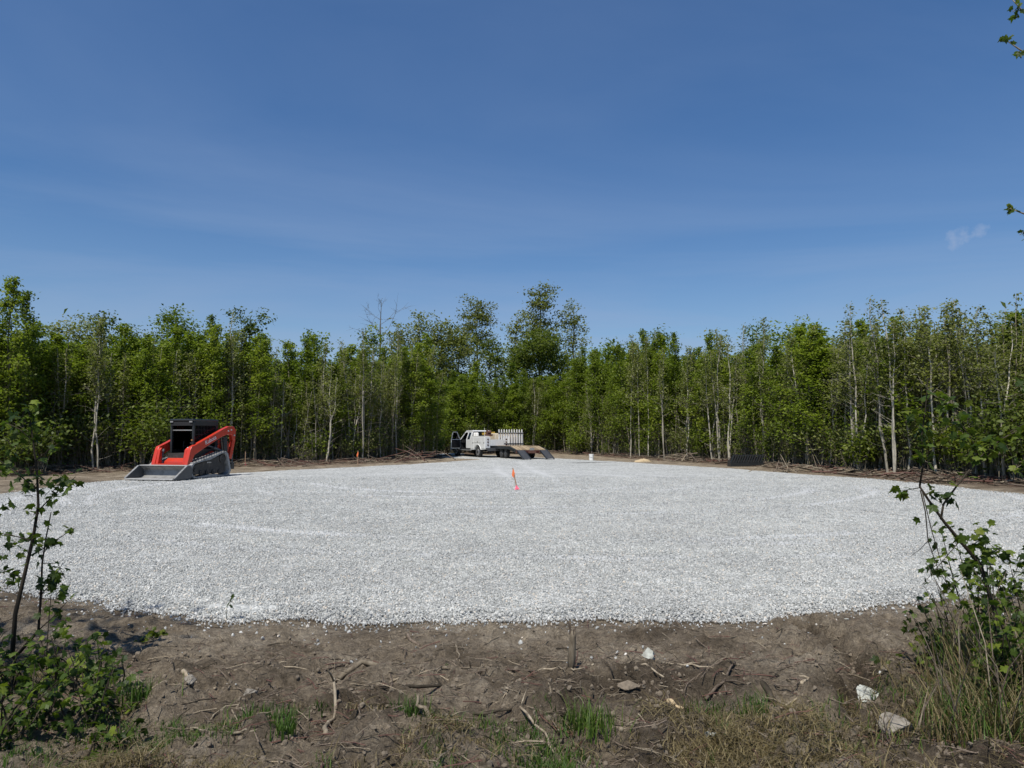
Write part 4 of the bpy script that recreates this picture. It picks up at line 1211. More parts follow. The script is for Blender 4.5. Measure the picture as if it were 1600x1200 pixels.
# cab
CT, CBm, CF, CR, CWX = 2.08, 0.74, 0.62, -0.72, 0.49
cab = MB()
cab.box((0, (CF + CR) / 2 + 0.02, CT - 0.04), (2 * CWX, CF - CR + 0.10, 0.08))
cab = cab.build('cab_roof', 'black_paint', loader, bevel=0.03)
MB().box((0, CF + 0.02, CT - 0.17), (2 * CWX - 0.06, 0.05, 0.14)).build('roof_visor', 'black_matte', cab)
for sx in (-1, 1):
    MB().box((sx * (CWX - 0.09), CF + 0.065, CT - 0.10), (0.12, 0.03, 0.05)).build('work_light', 'steel', cab)
    MB().prism([(CF, CBm), (CF + 0.02, CT - 0.10), (CF - 0.07, CT - 0.07), (CF - 0.09, CBm)], 'x', sx * (CWX - 0.075), sx * CWX).build('front_pillar', 'black_paint', loader, bevel=0.012)
    MB().box((sx * (CWX - 0.04), CR + 0.06, (CT + CBm) / 2), (0.08, 0.12, CT - CBm - 0.1)).build('rear_pillar', 'black_paint', loader, bevel=0.012)
    sp = MB()
    x_ = sx * (CWX - 0.02)
    sp.box((x_, (CF + CR) / 2, CBm + 0.13), (0.03, CF - CR - 0.15, 0.26)); sp.box((x_, (CF + CR) / 2, CT - 0.15), (0.03, CF - CR - 0.15, 0.16))
    sp = sp.build('side_panel', 'black_paint', loader)
    wg = MB()
    for k in range(13):
        yy = CR + 0.18 + k * (CF - CR - 0.36) / 12
        wg.box((x_, yy, 1.46), (0.012, 0.014, 0.96))
    for k in range(6):
        wg.box((x_ + 0.004 * sx, (CF + CR) / 2, 1.05 + k * 0.16), (0.012, CF - CR - 0.2, 0.014))
    wg.build('window_screen', 'black_matte', sp)
    MB().box((x_ - 0.02 * sx, (CF + CR) / 2, 1.46), (0.006, CF - CR - 0.2, 0.95)).build('side_window', 'cab_glass', sp)
MB().box((0, CR + 0.05, 1.45), (2 * CWX - 0.2, 0.01, 0.95)).build('rear_window', 'cab_glass', loader)
MB().box((0, CF - 0.03, CT - 0.40), (2 * CWX - 0.16, 0.03, 0.035)).build('restraint_bar', 'steel', loader)
MB().prism([(CF - 0.02, 0.60), (CF + 0.06, 0.62), (CF + 0.02, 0.84), (CF - 0.06, 0.86)], 'x', -CWX + 0.08, CWX - 0.08).build('cab_sill', 'black_paint', loader)
for k, sx in enumerate((-0.06, -0.14, -0.22)):
    MB().box((sx, CF + 0.055, 0.80), (0.05, 0.02, 0.045)).build('warning_label', 'yellow_paint' if k == 0 else 'label_white', loader)
st = MB().box((0, -0.22, 0.98), (0.52, 0.5, 0.16)).build('seat', 'black_matte', loader, bevel=0.04)
MB().box((0, -0.50, 1.32), (0.50, 0.14, 0.62), (-0.12, 0, 0)).build('backrest', 'black_matte', st, bevel=0.04)
for sx in (-1, 1):
    MB().tube([(sx * 0.34, 0.05, 0.85), (sx * 0.34, 0.12, 1.12), (sx * 0.32, 0.10, 1.28)], [0.03, 0.022, 0.028], 8).box((sx * 0.36, -0.15, 1.10), (0.10, 0.40, 0.06)).build('control_lever', 'black_matte', loader)
MB().box((-0.10, 0.32, 1.02), (0.16, 0.10, 0.05), (0.5, 0, 0)).build('display', 'lamp_lens', loader)
# lift arms
ARM_UP = [(-1.42, 1.34), (-1.46, 1.70), (-1.32, 1.83), (-1.02, 1.84), (-0.70, 1.74), (0.78, 1.18), (1.02, 1.10), (1.08, 1.00), (1.24, 0.46), (1.19, 0.32), (1.08, 0.32), (0.96, 0.62), (0.86, 0.80),
          (0.30, 1.06), (-0.62, 1.44), (-0.98, 1.54), (-1.20, 1.50), (-1.26, 1.30)]
for sx in (-1, 1):
    a_, b_ = sorted((sx * 0.60, sx * 0.74))
    arm = MB().prism(ARM_UP, 'x', a_, b_).build('lift_arm', 'red_paint', loader, bevel=0.015)
    MB().prism([(0.98, 0.34), (1.22, 0.34), (1.09, 0.98), (1.00, 1.06)], 'x', sx * 0.50, sx * 0.598).build('arm_front_plate', 'red_paint', arm, bevel=0.01)
    MB().beam((sx * 0.67, -1.38, 1.36), (sx * 0.67, -1.18, 0.62), 0.10, 0.16, (0, 1, 0)).build('rear_link', 'red_paint', loader)
    MB().beam((sx * 0.62, -0.9, 1.42), (sx * 0.62, -0.95, 0.80), 0.12, 0.22, (0, 1, 0)).build('tower', 'undercarriage', loader)
    MB().tube([(sx * 0.67, -0.85, 0.86), (sx * 0.67, -0.25, 1.05)], 0.05, 12).tube([(sx * 0.67, -0.25, 1.05), (sx * 0.67, 0.15, 1.14)], 0.026, 10).build('lift_cylinder', 'steel_dark', arm)
    MB().tube([(sx * 0.54, 0.86, 1.00), (sx * 0.54, 1.02, 0.62)], 0.045, 12).tube([(sx * 0.54, 1.02, 0.62), (sx * 0.54, 1.18, 0.36)], 0.024, 10).build('tilt_cylinder', 'steel_dark', arm)
    for py, pz in ((-1.15, 1.70), (-1.34, 1.50), (-0.98, 1.66)):
        MB().cyl((sx * 0.745, py, pz), 0.032, 0.03, 'x', 12).build('pivot_pin', 'steel_worn', arm)
    hs_ = [(sx * 0.76, -0.9 + 0.3 * k, 1.40 - 0.13 * k + 0.015 * math.sin(k * 2)) for k in range(7)]
    MB().tube(hs_, 0.013, 6).build('hydraulic_hose', 'black_matte', arm)
MB().box((-0.60, 0.80, 1.22), (0.14, 0.12, 0.06)).box((-0.62, 0.80, 1.27), (0.05, 0.05, 0.06)).build('hose_coupler', 'black_matte', loader)
MB().cyl((-0.58, 0.82, 1.325), 0.035, 0.06, 'z', 12).build('coupler_cap', 'amber', loader)
MB().beam((-0.60, 1.16, 0.44), (0.60, 1.16, 0.44), 0.14, 0.14).build('arm_cross_tube', 'red_paint', loader)
MB().box((0, 1.205, 0.25), (1.10, 0.05, 0.36)).build('quick_coupler', 'red_paint', loader)
# lettering on the arm side facing the camera (machine's local -x side)
def lettering(text, size, name, mat, parent, mtx, extrude=0.002):
    cu = bpy.data.curves.new(name, 'FONT'); cu.body = text; cu.size = size; cu.extrude = extrude
    cu.align_x = 'CENTER'; cu.align_y = 'CENTER'
    tmp = bpy.data.objects.new('tmp', cu)
    COL.objects.link(tmp)
    dg = bpy.context.evaluated_depsgraph_get()
    me = bpy.data.meshes.new_from_object(tmp.evaluated_get(dg))
    bpy.data.objects.remove(tmp)
    me.transform(mtx); me.materials.clear(); me.materials.append(M[mat]); me.name = name
    return link(name, me, parent)
al = math.atan2(1.18 - 1.74, 0.78 + 0.70)
for sx in (-1, 1):
    ex = Vector((0, math.cos(al), math.sin(al))) * (1 if sx > 0 else -1)
    ey = Vector((0, -math.sin(al), math.cos(al)))
    ez = ex.cross(ey)
    mt = Matrix((ex, ey, ez)).transposed().to_4x4()
    mt.translation = Vector((sx * 0.743, 0.02, 1.325))
    lettering('Kubota', 0.215, 'lettering', 'label_white', loader, mt)
# bucket
BK = MB()
t_ = 0.025
prof_in = [(2.17, 0.0), (1.45, 0.0), (1.30, 0.09), (1.28, 0.30), (1.42, 0.43)]
def shell(prof, t):
    out = []
    n = len(prof)
    for i, p in enumerate(prof):
        a, b = Vector(prof[max(i - 1, 0)]), Vector(prof[min(i + 1, n - 1)])
        d = (b - a).normalized(); out.append((p[0] - d.y * t * -1, p[1] + d.x * t * -1))
    return out
oth = [(p[0] + q, p[1] + z) for p, (q, z) in zip(prof_in, ((0, 0.025), (0.02, 0.028), (0.026, 0.012), (0.026, -0.006), (0.02, -0.022)))]
bucket = MB().prism(prof_in + oth[::-1], 'x', -BW / 2 + 0.02, BW / 2 - 0.02).build('bucket', 'steel', loader)
for sx in (-1, 1):
    MB().prism([(2.14, 0.0), (2.14, 0.07), (1.54, 0.44), (1.36, 0.45), (1.25, 0.30), (1.27, 0.06), (1.42, -0.005)], 'x', sx * (BW / 2 - 0.02), sx * (BW / 2 + 0.005)).build('side_plate', 'steel_dark', bucket)
    MB().beam((sx * BW / 2, 2.15, 0.05), (sx * BW / 2, 1.56, 0.445), 0.07, 0.022, (0, 0.7, 0.7)).build('side_edge', 'steel', bucket)
MB().box((0, 2.06, 0.022), (BW - 0.05, 0.28, 0.03)).build('cutting_edge', 'steel_worn', bucket)
MB().prism([(1.41, 0.425), (1.52, 0.445), (1.52, 0.47), (1.29, 0.47), (1.29, 0.43)], 'x', -BW / 2 + 0.01, BW / 2 - 0.01).build('top_lip', 'steel_worn', bucket)

# ------------------------------------------------------------------ white utility truck
TB = math.radians(60)
t_rear = ground(749, 715.2)                              # contact of the rear tyre on the camera side
tf = Vector((-math.cos(TB), math.sin(TB), 0)); tl = Vector((-math.sin(TB), -math.cos(TB), 0))   # forward, left
REAR_AX, FRONT_AX, HW = -1.85, 1.95, 1.0
t_org = Vector((t_rear.x, t_rear.y, 0)) - tl * (HW - 0.14) - tf * REAR_AX
truck = thing('utility_truck', 'white utility truck with open driver door, service-body lockers, hitched to the trailer', 'truck', (t_org.x, t_org.y, 0.045), math.atan2(tf.y, tf.x) - math.pi / 2)
# local: +y forward, +x right, camera sees the -x side and the tail
for sx in (-1, 1):
    for ay, nm in ((FRONT_AX, 0), (REAR_AX, 1)):
        wh = MB().tube([(sx * (HW - 0.26), ay, 0.40), (sx * (HW - 0.245), ay, 0.40), (sx * (HW - 0.03), ay, 0.40), (sx * (HW - 0.01), ay, 0.40)], [0.37, 0.40, 0.40, 0.37], 28).build('wheel', 'rubber', truck)
        MB().tube([(sx * (HW - 0.02), ay, 0.40), (sx * (HW + 0.004), ay, 0.40)], [0.24, 0.22], 22).build('rim', 'chrome', wh)
        MB().cyl((sx * (HW + 0.01), ay, 0.40), 0.08, 0.05, 'x', 14).build('hub', 'black_matte', wh)
MB().box((0, 0.0, 0.52), (0.9, 5.4, 0.16)).build('chassis_frame', 'black_matte', truck)
def arch(cy, z0, r, n=9):
    return [(cy + r * math.cos(math.pi * k / n), max(z0, 0.40 + r * math.sin(math.pi * k / n))) for k in range(n + 1)]
# front clip with wheel arch
fc = [(2.95, 0.55), (2.95, 1.05), (2.86, 1.20), (1.30, 1.32), (1.22, 1.32), (1.22, 0.55)] + arch(FRONT_AX, 0.55, 0.48)[::-1]
fcm = MB().prism(fc, 'x', -HW, HW).build('hood', 'white_paint', truck, bevel=0.03)
MB().box((0, 2.97, 0.85), (1.5, 0.05, 0.36)).build('grille', 'black_matte', fcm)
MB().box((0, 3.03, 0.55), (1.98, 0.16, 0.24)).build('front_bumper', 'chrome', truck, bevel=0.03)
for sx in (-1, 1):
    MB().box((sx * 0.84, 2.96, 0.95), (0.26, 0.05, 0.20)).build('headlight', 'lamp_lens', fcm)
# cab shell
MB().box((0, 0.30, 0.60), (1.98, 1.86, 0.12)).build('cab_floor', 'black_matte', truck)
MB().box((0, 1.20, 0.95), (1.94, 0.06, 0.72)).build('firewall', 'black_matte', truck)
MB().box((0, -0.62, 1.00), (1.98, 0.06, 0.86)).build('cab_back', 'white_paint', truck)
rf = MB().prism([(0.62, 1.95), (0.50, 2.02), (-0.55, 2.03), (-0.66, 1.97), (-0.66, 1.93), (0.62, 1.91)], 'x', -0.80, 0.80).build('cab_roof', 'white_paint', truck, bevel=0.03)
MB().prism([(1.26, 1.33), (1.22, 1.31), (0.58, 1.92), (0.62, 1.95)], 'x', -0.78, 0.78).build('windshield', 'cab_glass', truck)
MB().box((0, -0.64, 1.67), (1.3, 0.02, 0.42)).build('rear_window', 'glass_dark', truck)
def slab(p4, t, sx):
    """greenhouse panel: four (x,y,z) points, thickness towards the middle"""
    mb = MB()
    q = [Vector(p) for p in p4]
    vs = q + [p - Vector((sx * t, 0, 0)) for p in q]
    n = len(q)
    return mb.add(vs, [tuple(range(n)), tuple(range(n, 2 * n))[::-1]] + [(i, n + i, n + (i + 1) % n, (i + 1) % n) for i in range(n)])
for sx in (-1, 1):
    def gx(z):
        return sx * (HW - 0.02 - 0.19 * max(0, (z - 1.33)) / 0.6)
    def sl(name, yz, mat, parent=truck, t=0.05, off=0.0):
        return slab([(gx(z) + sx * off, y, z) for y, z in yz], t, sx).build(name, mat, parent)
    sl('a_pillar', [(1.26, 1.31), (1.14, 1.31), (0.52, 1.93), (0.62, 1.95)], 'white_paint')
    sl('b_pillar', [(0.02, 0.60), (0.16, 0.60), (0.16, 1.33), (0.12, 1.95), (-0.02, 1.95), (0.02, 1.33)], 'white_paint')
    sl('rear_quarter', [(0.02, 0.58), (0.02, 1.33), (-0.64, 1.33), (-0.64, 0.58)], 'white_paint')
    sl('c_pillar', [(-0.44, 1.33), (-0.64, 1.33), (-0.64, 1.95), (-0.44, 1.95)], 'white_paint')
    sl('quarter_window', [(0.03, 1.34), (-0.45, 1.34), (-0.43, 1.86), (0.0, 1.86)], 'glass_dark', truck, 0.02, -0.015)
    sl('roof_rail', [(0.62, 1.95), (0.56, 1.87), (-0.45, 1.87), (-0.45, 1.96)], 'white_paint')
    sl('rocker', [(1.20, 0.50), (1.20, 0.64), (-0.64, 0.64), (-0.64, 0.50)], 'white_paint')
    if sx > 0:
        d = sl('door', [(1.19, 0.65), (1.19, 1.32), (0.17, 1.32), (0.17, 0.65)], 'white_paint')
        sl('door_window', [(1.08, 1.34), (0.17, 1.34), (0.14, 1.86), (0.55, 1.86)], 'glass_dark', d, 0.02, -0.015)
# open driver door, hinged at its front edge
hinge = Vector((-(HW - 0.01), 1.19, 0))
ang = math.radians(68)
def dp(y, z, xo=0.0):
    """door point: y measured back from the hinge, swung outwards"""
    sh = xo - 0.19 * max(0, z - 1.33) / 0.6 * -1 * -1
    v = Vector((0 + (-sh), -y))
    c, s2 = math.cos(-ang), math.sin(-ang)
    return (hinge.x + v.x * c - v.y * s2, hinge.y + v.x * s2 + v.y * c, z)
def door_piece(name, yz, mat, parent, x0=0.0, x1=0.06):
    n = len(yz)
    vs = [dp(y, z, x0) for y, z in yz] + [dp(y, z, x1) for y, z in yz]
    return MB().add(vs, [tuple(range(n)), tuple(range(n, 2 * n))[::-1]] + [(i, n + i, n + (i + 1) % n, (i + 1) % n) for i in range(n)]).build(name, mat, parent)
dr = door_piece('open_door', [(0.0, 0.62), (1.04, 0.62), (1.04, 1.34), (0.0, 1.34)], 'white_paint', truck)
dr['label'] = 'driver door swung wide open'
door_piece('door_trim', [(0.05, 0.68), (0.99, 0.68), (0.99, 1.30), (0.05, 1.30)], 'black_matte', dr, -0.03, 0.0)
for seg in ([(0.0, 1.34), (0.07, 1.34), (0.62, 1.90), (0.56, 1.93)], [(0.97, 1.34), (1.04, 1.34), (1.06, 1.93), (0.99, 1.93)], [(0.56, 1.93), (0.60, 1.87), (1.05, 1.87), (1.06, 1.93)]):
    door_piece('window_frame', seg, 'white_paint', dr, 0.0, 0.05)
door_piece('door_window', [(0.08, 1.34), (0.97, 1.34), (0.99, 1.87), (0.62, 1.87)], 'cab_glass', dr, 0.02, 0.03)
door_piece('door_handle', [(0.86, 1.16), (0.98, 1.16), (0.98, 1.20), (0.86, 1.20)], 'black_matte', dr, 0.06, 0.09)
door_piece('wing_mirror', [(0.10, 1.36), (0.26, 1.36), (0.26, 1.62), (0.10, 1.62)], 'black_matte', dr, 0.12, 0.26)
for sx in (-1, 1):
    s2_ = MB().box((sx * 0.45, 0.15, 0.92), (0.55, 0.55, 0.20)).build('seat', 'black_matte', truck)
    MB().box((sx * 0.45, -0.18, 1.30), (0.52, 0.16, 0.72), (-0.15, 0, 0)).build('backrest', 'black_matte', s2_)
MB().box((0, 1.02, 1.20), (1.8, 0.34, 0.24)).build('dashboard', 'black_matte', truck)
sw = MB()
sw.tube([(-0.45 + 0.19 * math.cos(a), 0.78 + 0.06 * math.sin(a), 1.22 + 0.18 * math.sin(a)) for a in np.linspace(0, 2 * math.pi, 17)], 0.016, 6, False)
sw.build('steering_wheel', 'black_matte', truck)
# service body
sb_y0, sb_y1 = -0.72, -3.05
for sx in (-1, 1):
    prof = [(sb_y0, 0.55), (sb_y0, 1.55), (sb_y1, 1.55), (sb_y1, 0.62)] + [(y, z) for y, z in arch(REAR_AX, 0.55, 0.52)[::-1]]
    a_, b_ = sorted((sx * (HW - 0.42), sx * (HW + 0.02)))
    body = MB().prism(prof, 'x', a_, b_).build('service_body', 'white_paint', truck, bevel=0.01)
    xo = sx * (HW + 0.026)
    for (y0, y1, z0, z1) in ((-0.76, -1.22, 0.62, 1.51), (-1.26, -2.44, 1.08, 1.51), (-2.48, -3.01, 0.66, 1.51)):
        dd = MB().box((xo, (y0 + y1) / 2, (z0 + z1) / 2), (0.022, abs(y1 - y0) - 0.02, z1 - z0 - 0.02)).build('locker_door', 'white_paint', body, bevel=0.006)
        hy = y1 + 0.10 if (y0 - y1) < 1 else (y0 + y1) / 2
        MB().box((xo + sx * 0.014, hy, (z0 + z1) / 2 if (y0 - y1) < 1 else z0 + 0.08), (0.014, 0.07, 0.11)).build('latch', 'black_matte', dd)
    ar = arch(REAR_AX, 0.60, 0.56, 12)
    MB().tube([(sx * (HW + 0.02), y, z) for y, z in ar], 0.028, 6).build('arch_flare', 'white_paint', body)
    MB().box((sx * (HW - 0.20), sb_y1 - 0.012, 1.08), (0.40, 0.02, 0.92)).build('tail_panel', 'white_paint', body)
    for z in (1.34, 1.14, 0.92):
        MB().cyl((sx * (HW - 0.22), sb_y1 - 0.03, z), 0.06, 0.03, 'y', 14).build('tail_light', 'tail_light', body)
    MB().box((sx * (HW - 0.19), (sb_y0 + sb_y1) / 2, 1.58), (0.36, 2.25, 0.03)).build('locker_lid', 'white_paint', body)
MB().box((0, (sb_y0 + sb_y1) / 2, 0.86), (1.2, 2.3, 0.06)).build('bed_floor', 'black_matte', truck)
MB().box((0, sb_y1 - 0.01, 1.10), (1.14, 0.05, 0.46)).build('tailgate', 'white_paint', truck)
MB().box((0, sb_y1 - 0.18, 0.66), (1.96, 0.34, 0.10)).box((0, sb_y1 - 0.33, 0.58), (1.96, 0.05, 0.18)).build('step_bumper', 'steel_dark', truck)
for (x, y, h) in ((-0.9, -2.75, 0.62), (-0.9, -0.9, 0.50)):
    MB().tube([(x, y, 1.58), (x, y, 1.58 + h)], 0.012, 6).build('antenna' if y < -2 else 'rack_post', 'white_plain', truck)
comp = thing('hose_reel', 'rusty brown hose reel on top of the white truck body', 'hose reel', truck.location, truck.rotation_euler.z)
cr_ = MB()
cr_.cyl((-0.45, -2.55, 1.86), 0.13, 0.24, 'x', 20); cr_.box((-0.45, -2.55, 1.66), (0.5, 0.4, 0.14))
cr_.build('reel', 'rust', comp)
for sx in (-0.58, -0.32):
    MB().cyl((sx, -2.55, 1.86), 0.19, 0.02, 'x', 20).build('flange', 'rust', comp)
MB().tube([(-0.45, -2.3, 1.6), (-0.42, -2.32, 2.1), (-0.45, -2.5, 2.42)], 0.03, 8).build('crank_arm', 'black_matte', comp)
for k, (x, y, r) in enumerate(((-0.8, -1.0, 0.11), (-0.8, -1.35, 0.13))):
    jj = thing('water_jug', ['small white jug on truck lockers nearest the cab', 'larger white jug on truck lockers, second from the cab'][k], 'jug', truck.location, truck.rotation_euler.z)
    MB().tube([(x, y, 1.597), (x, y, 1.62), (x, y, 1.80), (x, y, 1.86)], [r * .9, r, r, r * 0.4], 16).build('body', 'white_plain', jj)
    MB().cyl((x, y, 1.885), r * 0.38, 0.05, 'z', 12).build('cap', 'black_matte', jj)

# ------------------------------------------------------------------ equipment trailer
tail = ground(831, 718.2); tail.z = 0
ta = Vector((-0.36, 0.93, 0)).normalized()
trailer = thing('equipment_trailer', 'black equipment trailer with plank beavertail and lowered ramps at gravel edge', 'trailer', (tail.x, tail.y, 0.045), math.atan2(ta.y, ta.x) - math.pi / 2)
W2 = 1.2
dk = 0.86
for sx in (-1, 1):
    MB().box((sx * (W2 - 0.05), 3.9, dk - 0.10), (0.10, 5.2, 0.22)).build('side_beam', 'black_paint', trailer)
    MB().beam((sx * (W2 - 0.05), 1.32, dk - 0.10), (sx * (W2 - 0.05), 0.0, 0.52), 0.11, 0.20).build('tail_beam', 'black_paint', trailer)
    for ay in (2.3, 3.15):
        wh = MB().tube([(sx * 0.86, ay, 0.36), (sx * 0.875, ay, 0.36), (sx * 1.07, ay, 0.36), (sx * 1.09, ay, 0.36)], [0.33, 0.36, 0.36, 0.33], 26).build('wheel', 'rubber', trailer)
        MB().tube([(sx * 1.085, ay, 0.36), (sx * 1.10, ay, 0.36)], [0.21, 0.19], 20).cyl((sx * 1.11, ay, 0.36), 0.06, 0.05, 'x', 12).build('rim', 'steel_dark', wh)
    MB().prism([(1.85, 0.60), (1.95, 0.76), (3.5, 0.76), (3.6, 0.60), (3.62, 0.62), (3.52, 0.79), (1.93, 0.79), (1.83, 0.62)], 'x', sx * 0.82, sx * 1.14).build('mudguard', 'black_paint', trailer)
MB().box((0, 0.0, 0.50), (2 * W2, 0.10, 0.20)).build('tail_bar', 'rust', trailer)
for y in (1.4, 2.4, 3.4, 4.4, 5.4, 6.4):
    MB().box((0, y, dk - 0.16), (2 * W2 - 0.2, 0.08, 0.12)).build('cross_member', 'black_matte', trailer)
for y in (2.3, 3.15):
    MB().cyl((0, y, 0.36), 0.05, 1.8, 'x', 12).build('axle', 'black_matte', trailer)
NPL = 9
pw = (2 * W2 - 0.22) / NPL
for k in range(NPL):
    x = -W2 + 0.11 + pw * (k + 0.5)
    MB().beam((x, 1.30, dk + 0.006 + random.uniform(-.004, .004)), (x, 0.08, 0.62), pw - 0.035, 0.045).build('tail_plank', 'wood_plank_dark' if k in (2, 5, 6) else 'wood_plank', trailer)
    MB().box((x, 3.9, dk + random.uniform(-.004, .004)), (pw - 0.02, 5.15, 0.045)).build('deck_plank', 'wood_plank_dark', trailer)
MB().beam((-0.7, 6.4, dk - 0.15), (0, 8.2, 0.62), 0.10, 0.16).beam((0.7, 6.4, dk - 0.15), (0, 8.2, 0.62), 0.10, 0.16).box((0, 8.25, 0.62), (0.12, 0.3, 0.12)).build('drawbar', 'black_paint', trailer)
MB().box((0, -0.02, 0.62), (0.34, 0.03, 0.30)).build('plate_holder', 'steel', trailer)
for sx in (-1, 1):
    rp = MB()
    xc = sx * 0.86
    for q in (-0.27, 0.27):
        rp.beam((xc + q, -0.06, 0.58), (xc + q, -1.25, 0.035), 0.05, 0.09)
    ramp_o = rp.build('ramp', 'black_paint', trailer)
    for k in range(11):
        t = (k + 0.5) / 11
        MB().box((xc, -0.06 - 1.19 * t, 0.60 - 0.545 * t), (0.50, 0.075, 0.02), (0.43, 0, 0)).build('ramp_slat', 'steel_dark', ramp_o)
    MB().box((xc, -0.70, 0.14), (0.08, 0.06, 0.26)).build('ramp_foot', 'black_paint', ramp_o)
    MB().box((sx * 0.40, -0.06, 0.50), (0.20, 0.03, 0.08)).build('tail_light', 'tail_light', trailer)

# load on the trailer
def on_trailer(name, label, cat):
    return thing(name, label, cat, trailer.location, trailer.rotation_euler.z)
pk = on_trailer('picket_rack', 'white picket rack of ten pointed posts with dark rails standing on the trailer', 'rack')
for k in range(10):
    x = -0.74 + k * 0.205
    MB().box((x, 4.6, dk + 0.03 + 0.57), (0.075, 0.05, 1.14)).box((x, 4.6, dk + 1.20), (0.075, 0.05, 0.08), None, 0.3).build('picket', 'white_plain', pk)
    MB().box((x + 0.105, 4.68, dk + 0.03 + 0.50), (0.05, 0.04, 0.98)).build('picket', 'white_plain', pk)
for z in (0.12, 0.92):
    MB().box((0.22, 4.57, dk + 0.03 + z), (2.10, 0.03, 0.07)).build('rail', 'black_matte', pk)
tk = on_trailer('storage_tank', 'cream plastic box tank behind the white pickets on the trailer', 'tank')
MB().box((-0.05, 5.35, dk + 0.06 + 0.44), (1.85, 1.0, 0.86)).build('body', 'cream', tk, bevel=0.06)
MB().cyl((-0.25, 5.45, dk + 0.06 + 0.90), 0.16, 0.08, 'z', 16).build('lid', 'cream', tk)
MB().box((-0.25, 5.45, dk + 0.045), (1.56, 1.06, 0.04)).build('base', 'white_plain', tk)
yb = on_trailer('yellow_boom', 'folded yellow steel boom with black ram at front of the trailer', 'boom')
MB().beam((-1.55, 6.1, dk + 0.90), (-0.55, 6.1, dk + 0.98), 0.16, 0.16).build('upper_beam', 'yellow_paint', yb)
MB().beam((-1.40, 6.1, dk + 0.86), (-0.80, 6.1, dk + 0.30), 0.14, 0.14).build('lower_beam', 'yellow_paint', yb)
MB().beam((-0.75, 6.12, dk + 0.80), (-1.25, 6.12, dk + 0.55), 0.10, 0.12).build('brace', 'yellow_paint', yb)
MB().tube([(-1.25, 6.0, dk + 0.62), (-0.70, 6.0, dk + 0.06)], 0.045, 10).build('ram', 'black_matte', yb)
MB().box((-0.75, 6.1, dk + 0.14), (0.5, 0.4, 0.26)).build('base', 'black_paint', yb)

# ------------------------------------------------------------------ stakes, bucket, rake attachment, heaps
def stake(u, v, h, lean, label, tape, foot=None):
    p = ground(u, v); z = pad_z(p.x, p.y) if pad_s(p.x, p.y) < 0 else hz(p.x, p.y)
    t = thing('survey_stake', label, 'stake', (p.x, p.y, z - 0.04))
    t.rotation_euler = (0, lean, 0)
    MB().box((0, 0, h / 2), (0.035, 0.018, h)).box((0, 0, h + 0.012), (0.035, 0.018, 0.024), None, 0.3).build('post', 'stake_wood', t)
    if tape:
        rb = MB()
        rb.box((0, 0, h * 0.86), (0.046, 0.028, h * 0.16))
        for dx, dz, w in ((-0.035, 0.30, 0.05), (0.012, 0.18, 0.035), (-0.05, 0.24, 0.035)):
            rb.add([(dx * 0.1 - w / 2 * 0.6, -0.016, h * 0.94), (dx * 0.1 + w / 2, -0.016, h * 0.94), (dx + w / 2, -0.03, h * (0.94 - dz)), (dx * 1.2, -0.035, h * (0.90 - dz)), (dx - w / 2, -0.025, h * (0.94 - dz * 0.85))], [(0, 1, 2, 3, 4)])
        rb.build('ribbon', tape, t)
    if foot:
        fb = MB().box((0, 0, 0.13), (0.05, 0.032, 0.07))
        for dx in (-0.06, -0.03, 0.03, 0.055):
            fb.add([(-0.01, -0.02, 0.17), (0.015, -0.02, 0.17), (dx + 0.02, -0.05, 0.05), (dx - 0.02, -0.045, 0.05)], [(0, 1, 2, 3)])
        fb.build('foot_ribbon', foot, t)
    return t
stake(808.5, 767, 0.68, -0.20, 'leaning stake with orange ribbon and pink foot tape, alone on the gravel', 'orange_tape', 'pink_tape')
stake(559, 727.5, 0.85, 0.0, 'upright stake with orange ribbon at the left woods edge', 'orange_tape')
stake(383, 728, 0.75, 0.0, 'short stake with pink tape behind the rear of the loader', None, 'pink_tape')
stake(690, 712, 0.9, 0.0, 'bare pale stake among leaves left of the open truck door', None)
p = ground(924, 719.5)
bk = thing('plastic_bucket', 'white plastic bucket standing at the woods edge right of the trailer', 'bucket', (p.x, p.y, hz(p.x, p.y)))
MB().tube([(0, 0, 0), (0, 0, 0.38), (0, 0, 0.40), (0, 0, 0.42)], [0.135, 0.155, 0.165, 0.165], 24).build('body', 'white_plain', bk)
MB().cyl((0, 0, 0.43), 0.162, 0.03, 'z', 24).build('lid', 'white_plain', bk)
MB().tube([(0.16 * math.cos(a), -0.16 * abs(math.sin(a)) * 0.5 - 0.08, 0.36 - 0.12 * math.sin(a)) for a in np.linspace(0, math.pi, 9)], 0.006, 5).build('handle', 'steel', bk)
p = ground(1167, 729)
rk = thing('rake_attachment', 'black steel root-rake attachment with slanted tines lying at the right woods edge', 'attachment', (p.x, p.y, hz(p.x, p.y) - 0.02), math.radians(6))
MB().beam((-0.92, 0, 0.12), (0.92, 0, 0.12), 0.16, 0.18).build('lower_beam', 'black_paint', rk)
MB().beam((-0.62, 0.34, 0.58), (1.16, 0.34, 0.58), 0.08, 0.08).build('upper_beam', 'black_paint', rk)
for k in range(13):
    x = -0.90 + k * 0.136
    MB().beam((x, -0.06, 0.20), (x + 0.34, 0.30, 0.60), 0.06, 0.05, (0, 1, 0)).build('tine', 'black_matte' if k % 2 else 'black_paint', rk)
MB().box((0.15, 0.42, 0.32), (1.7, 0.03, 0.40)).build('back_plate', 'black_matte', rk)
for sx in (-0.9, 0.9):
    MB().prism([(-0.12, 0.0), (0.44, 0.0), (0.40, 0.30), (0.10, 0.34)], 'x', sx, sx + 0.03).build('end_plate', 'black_paint', rk)

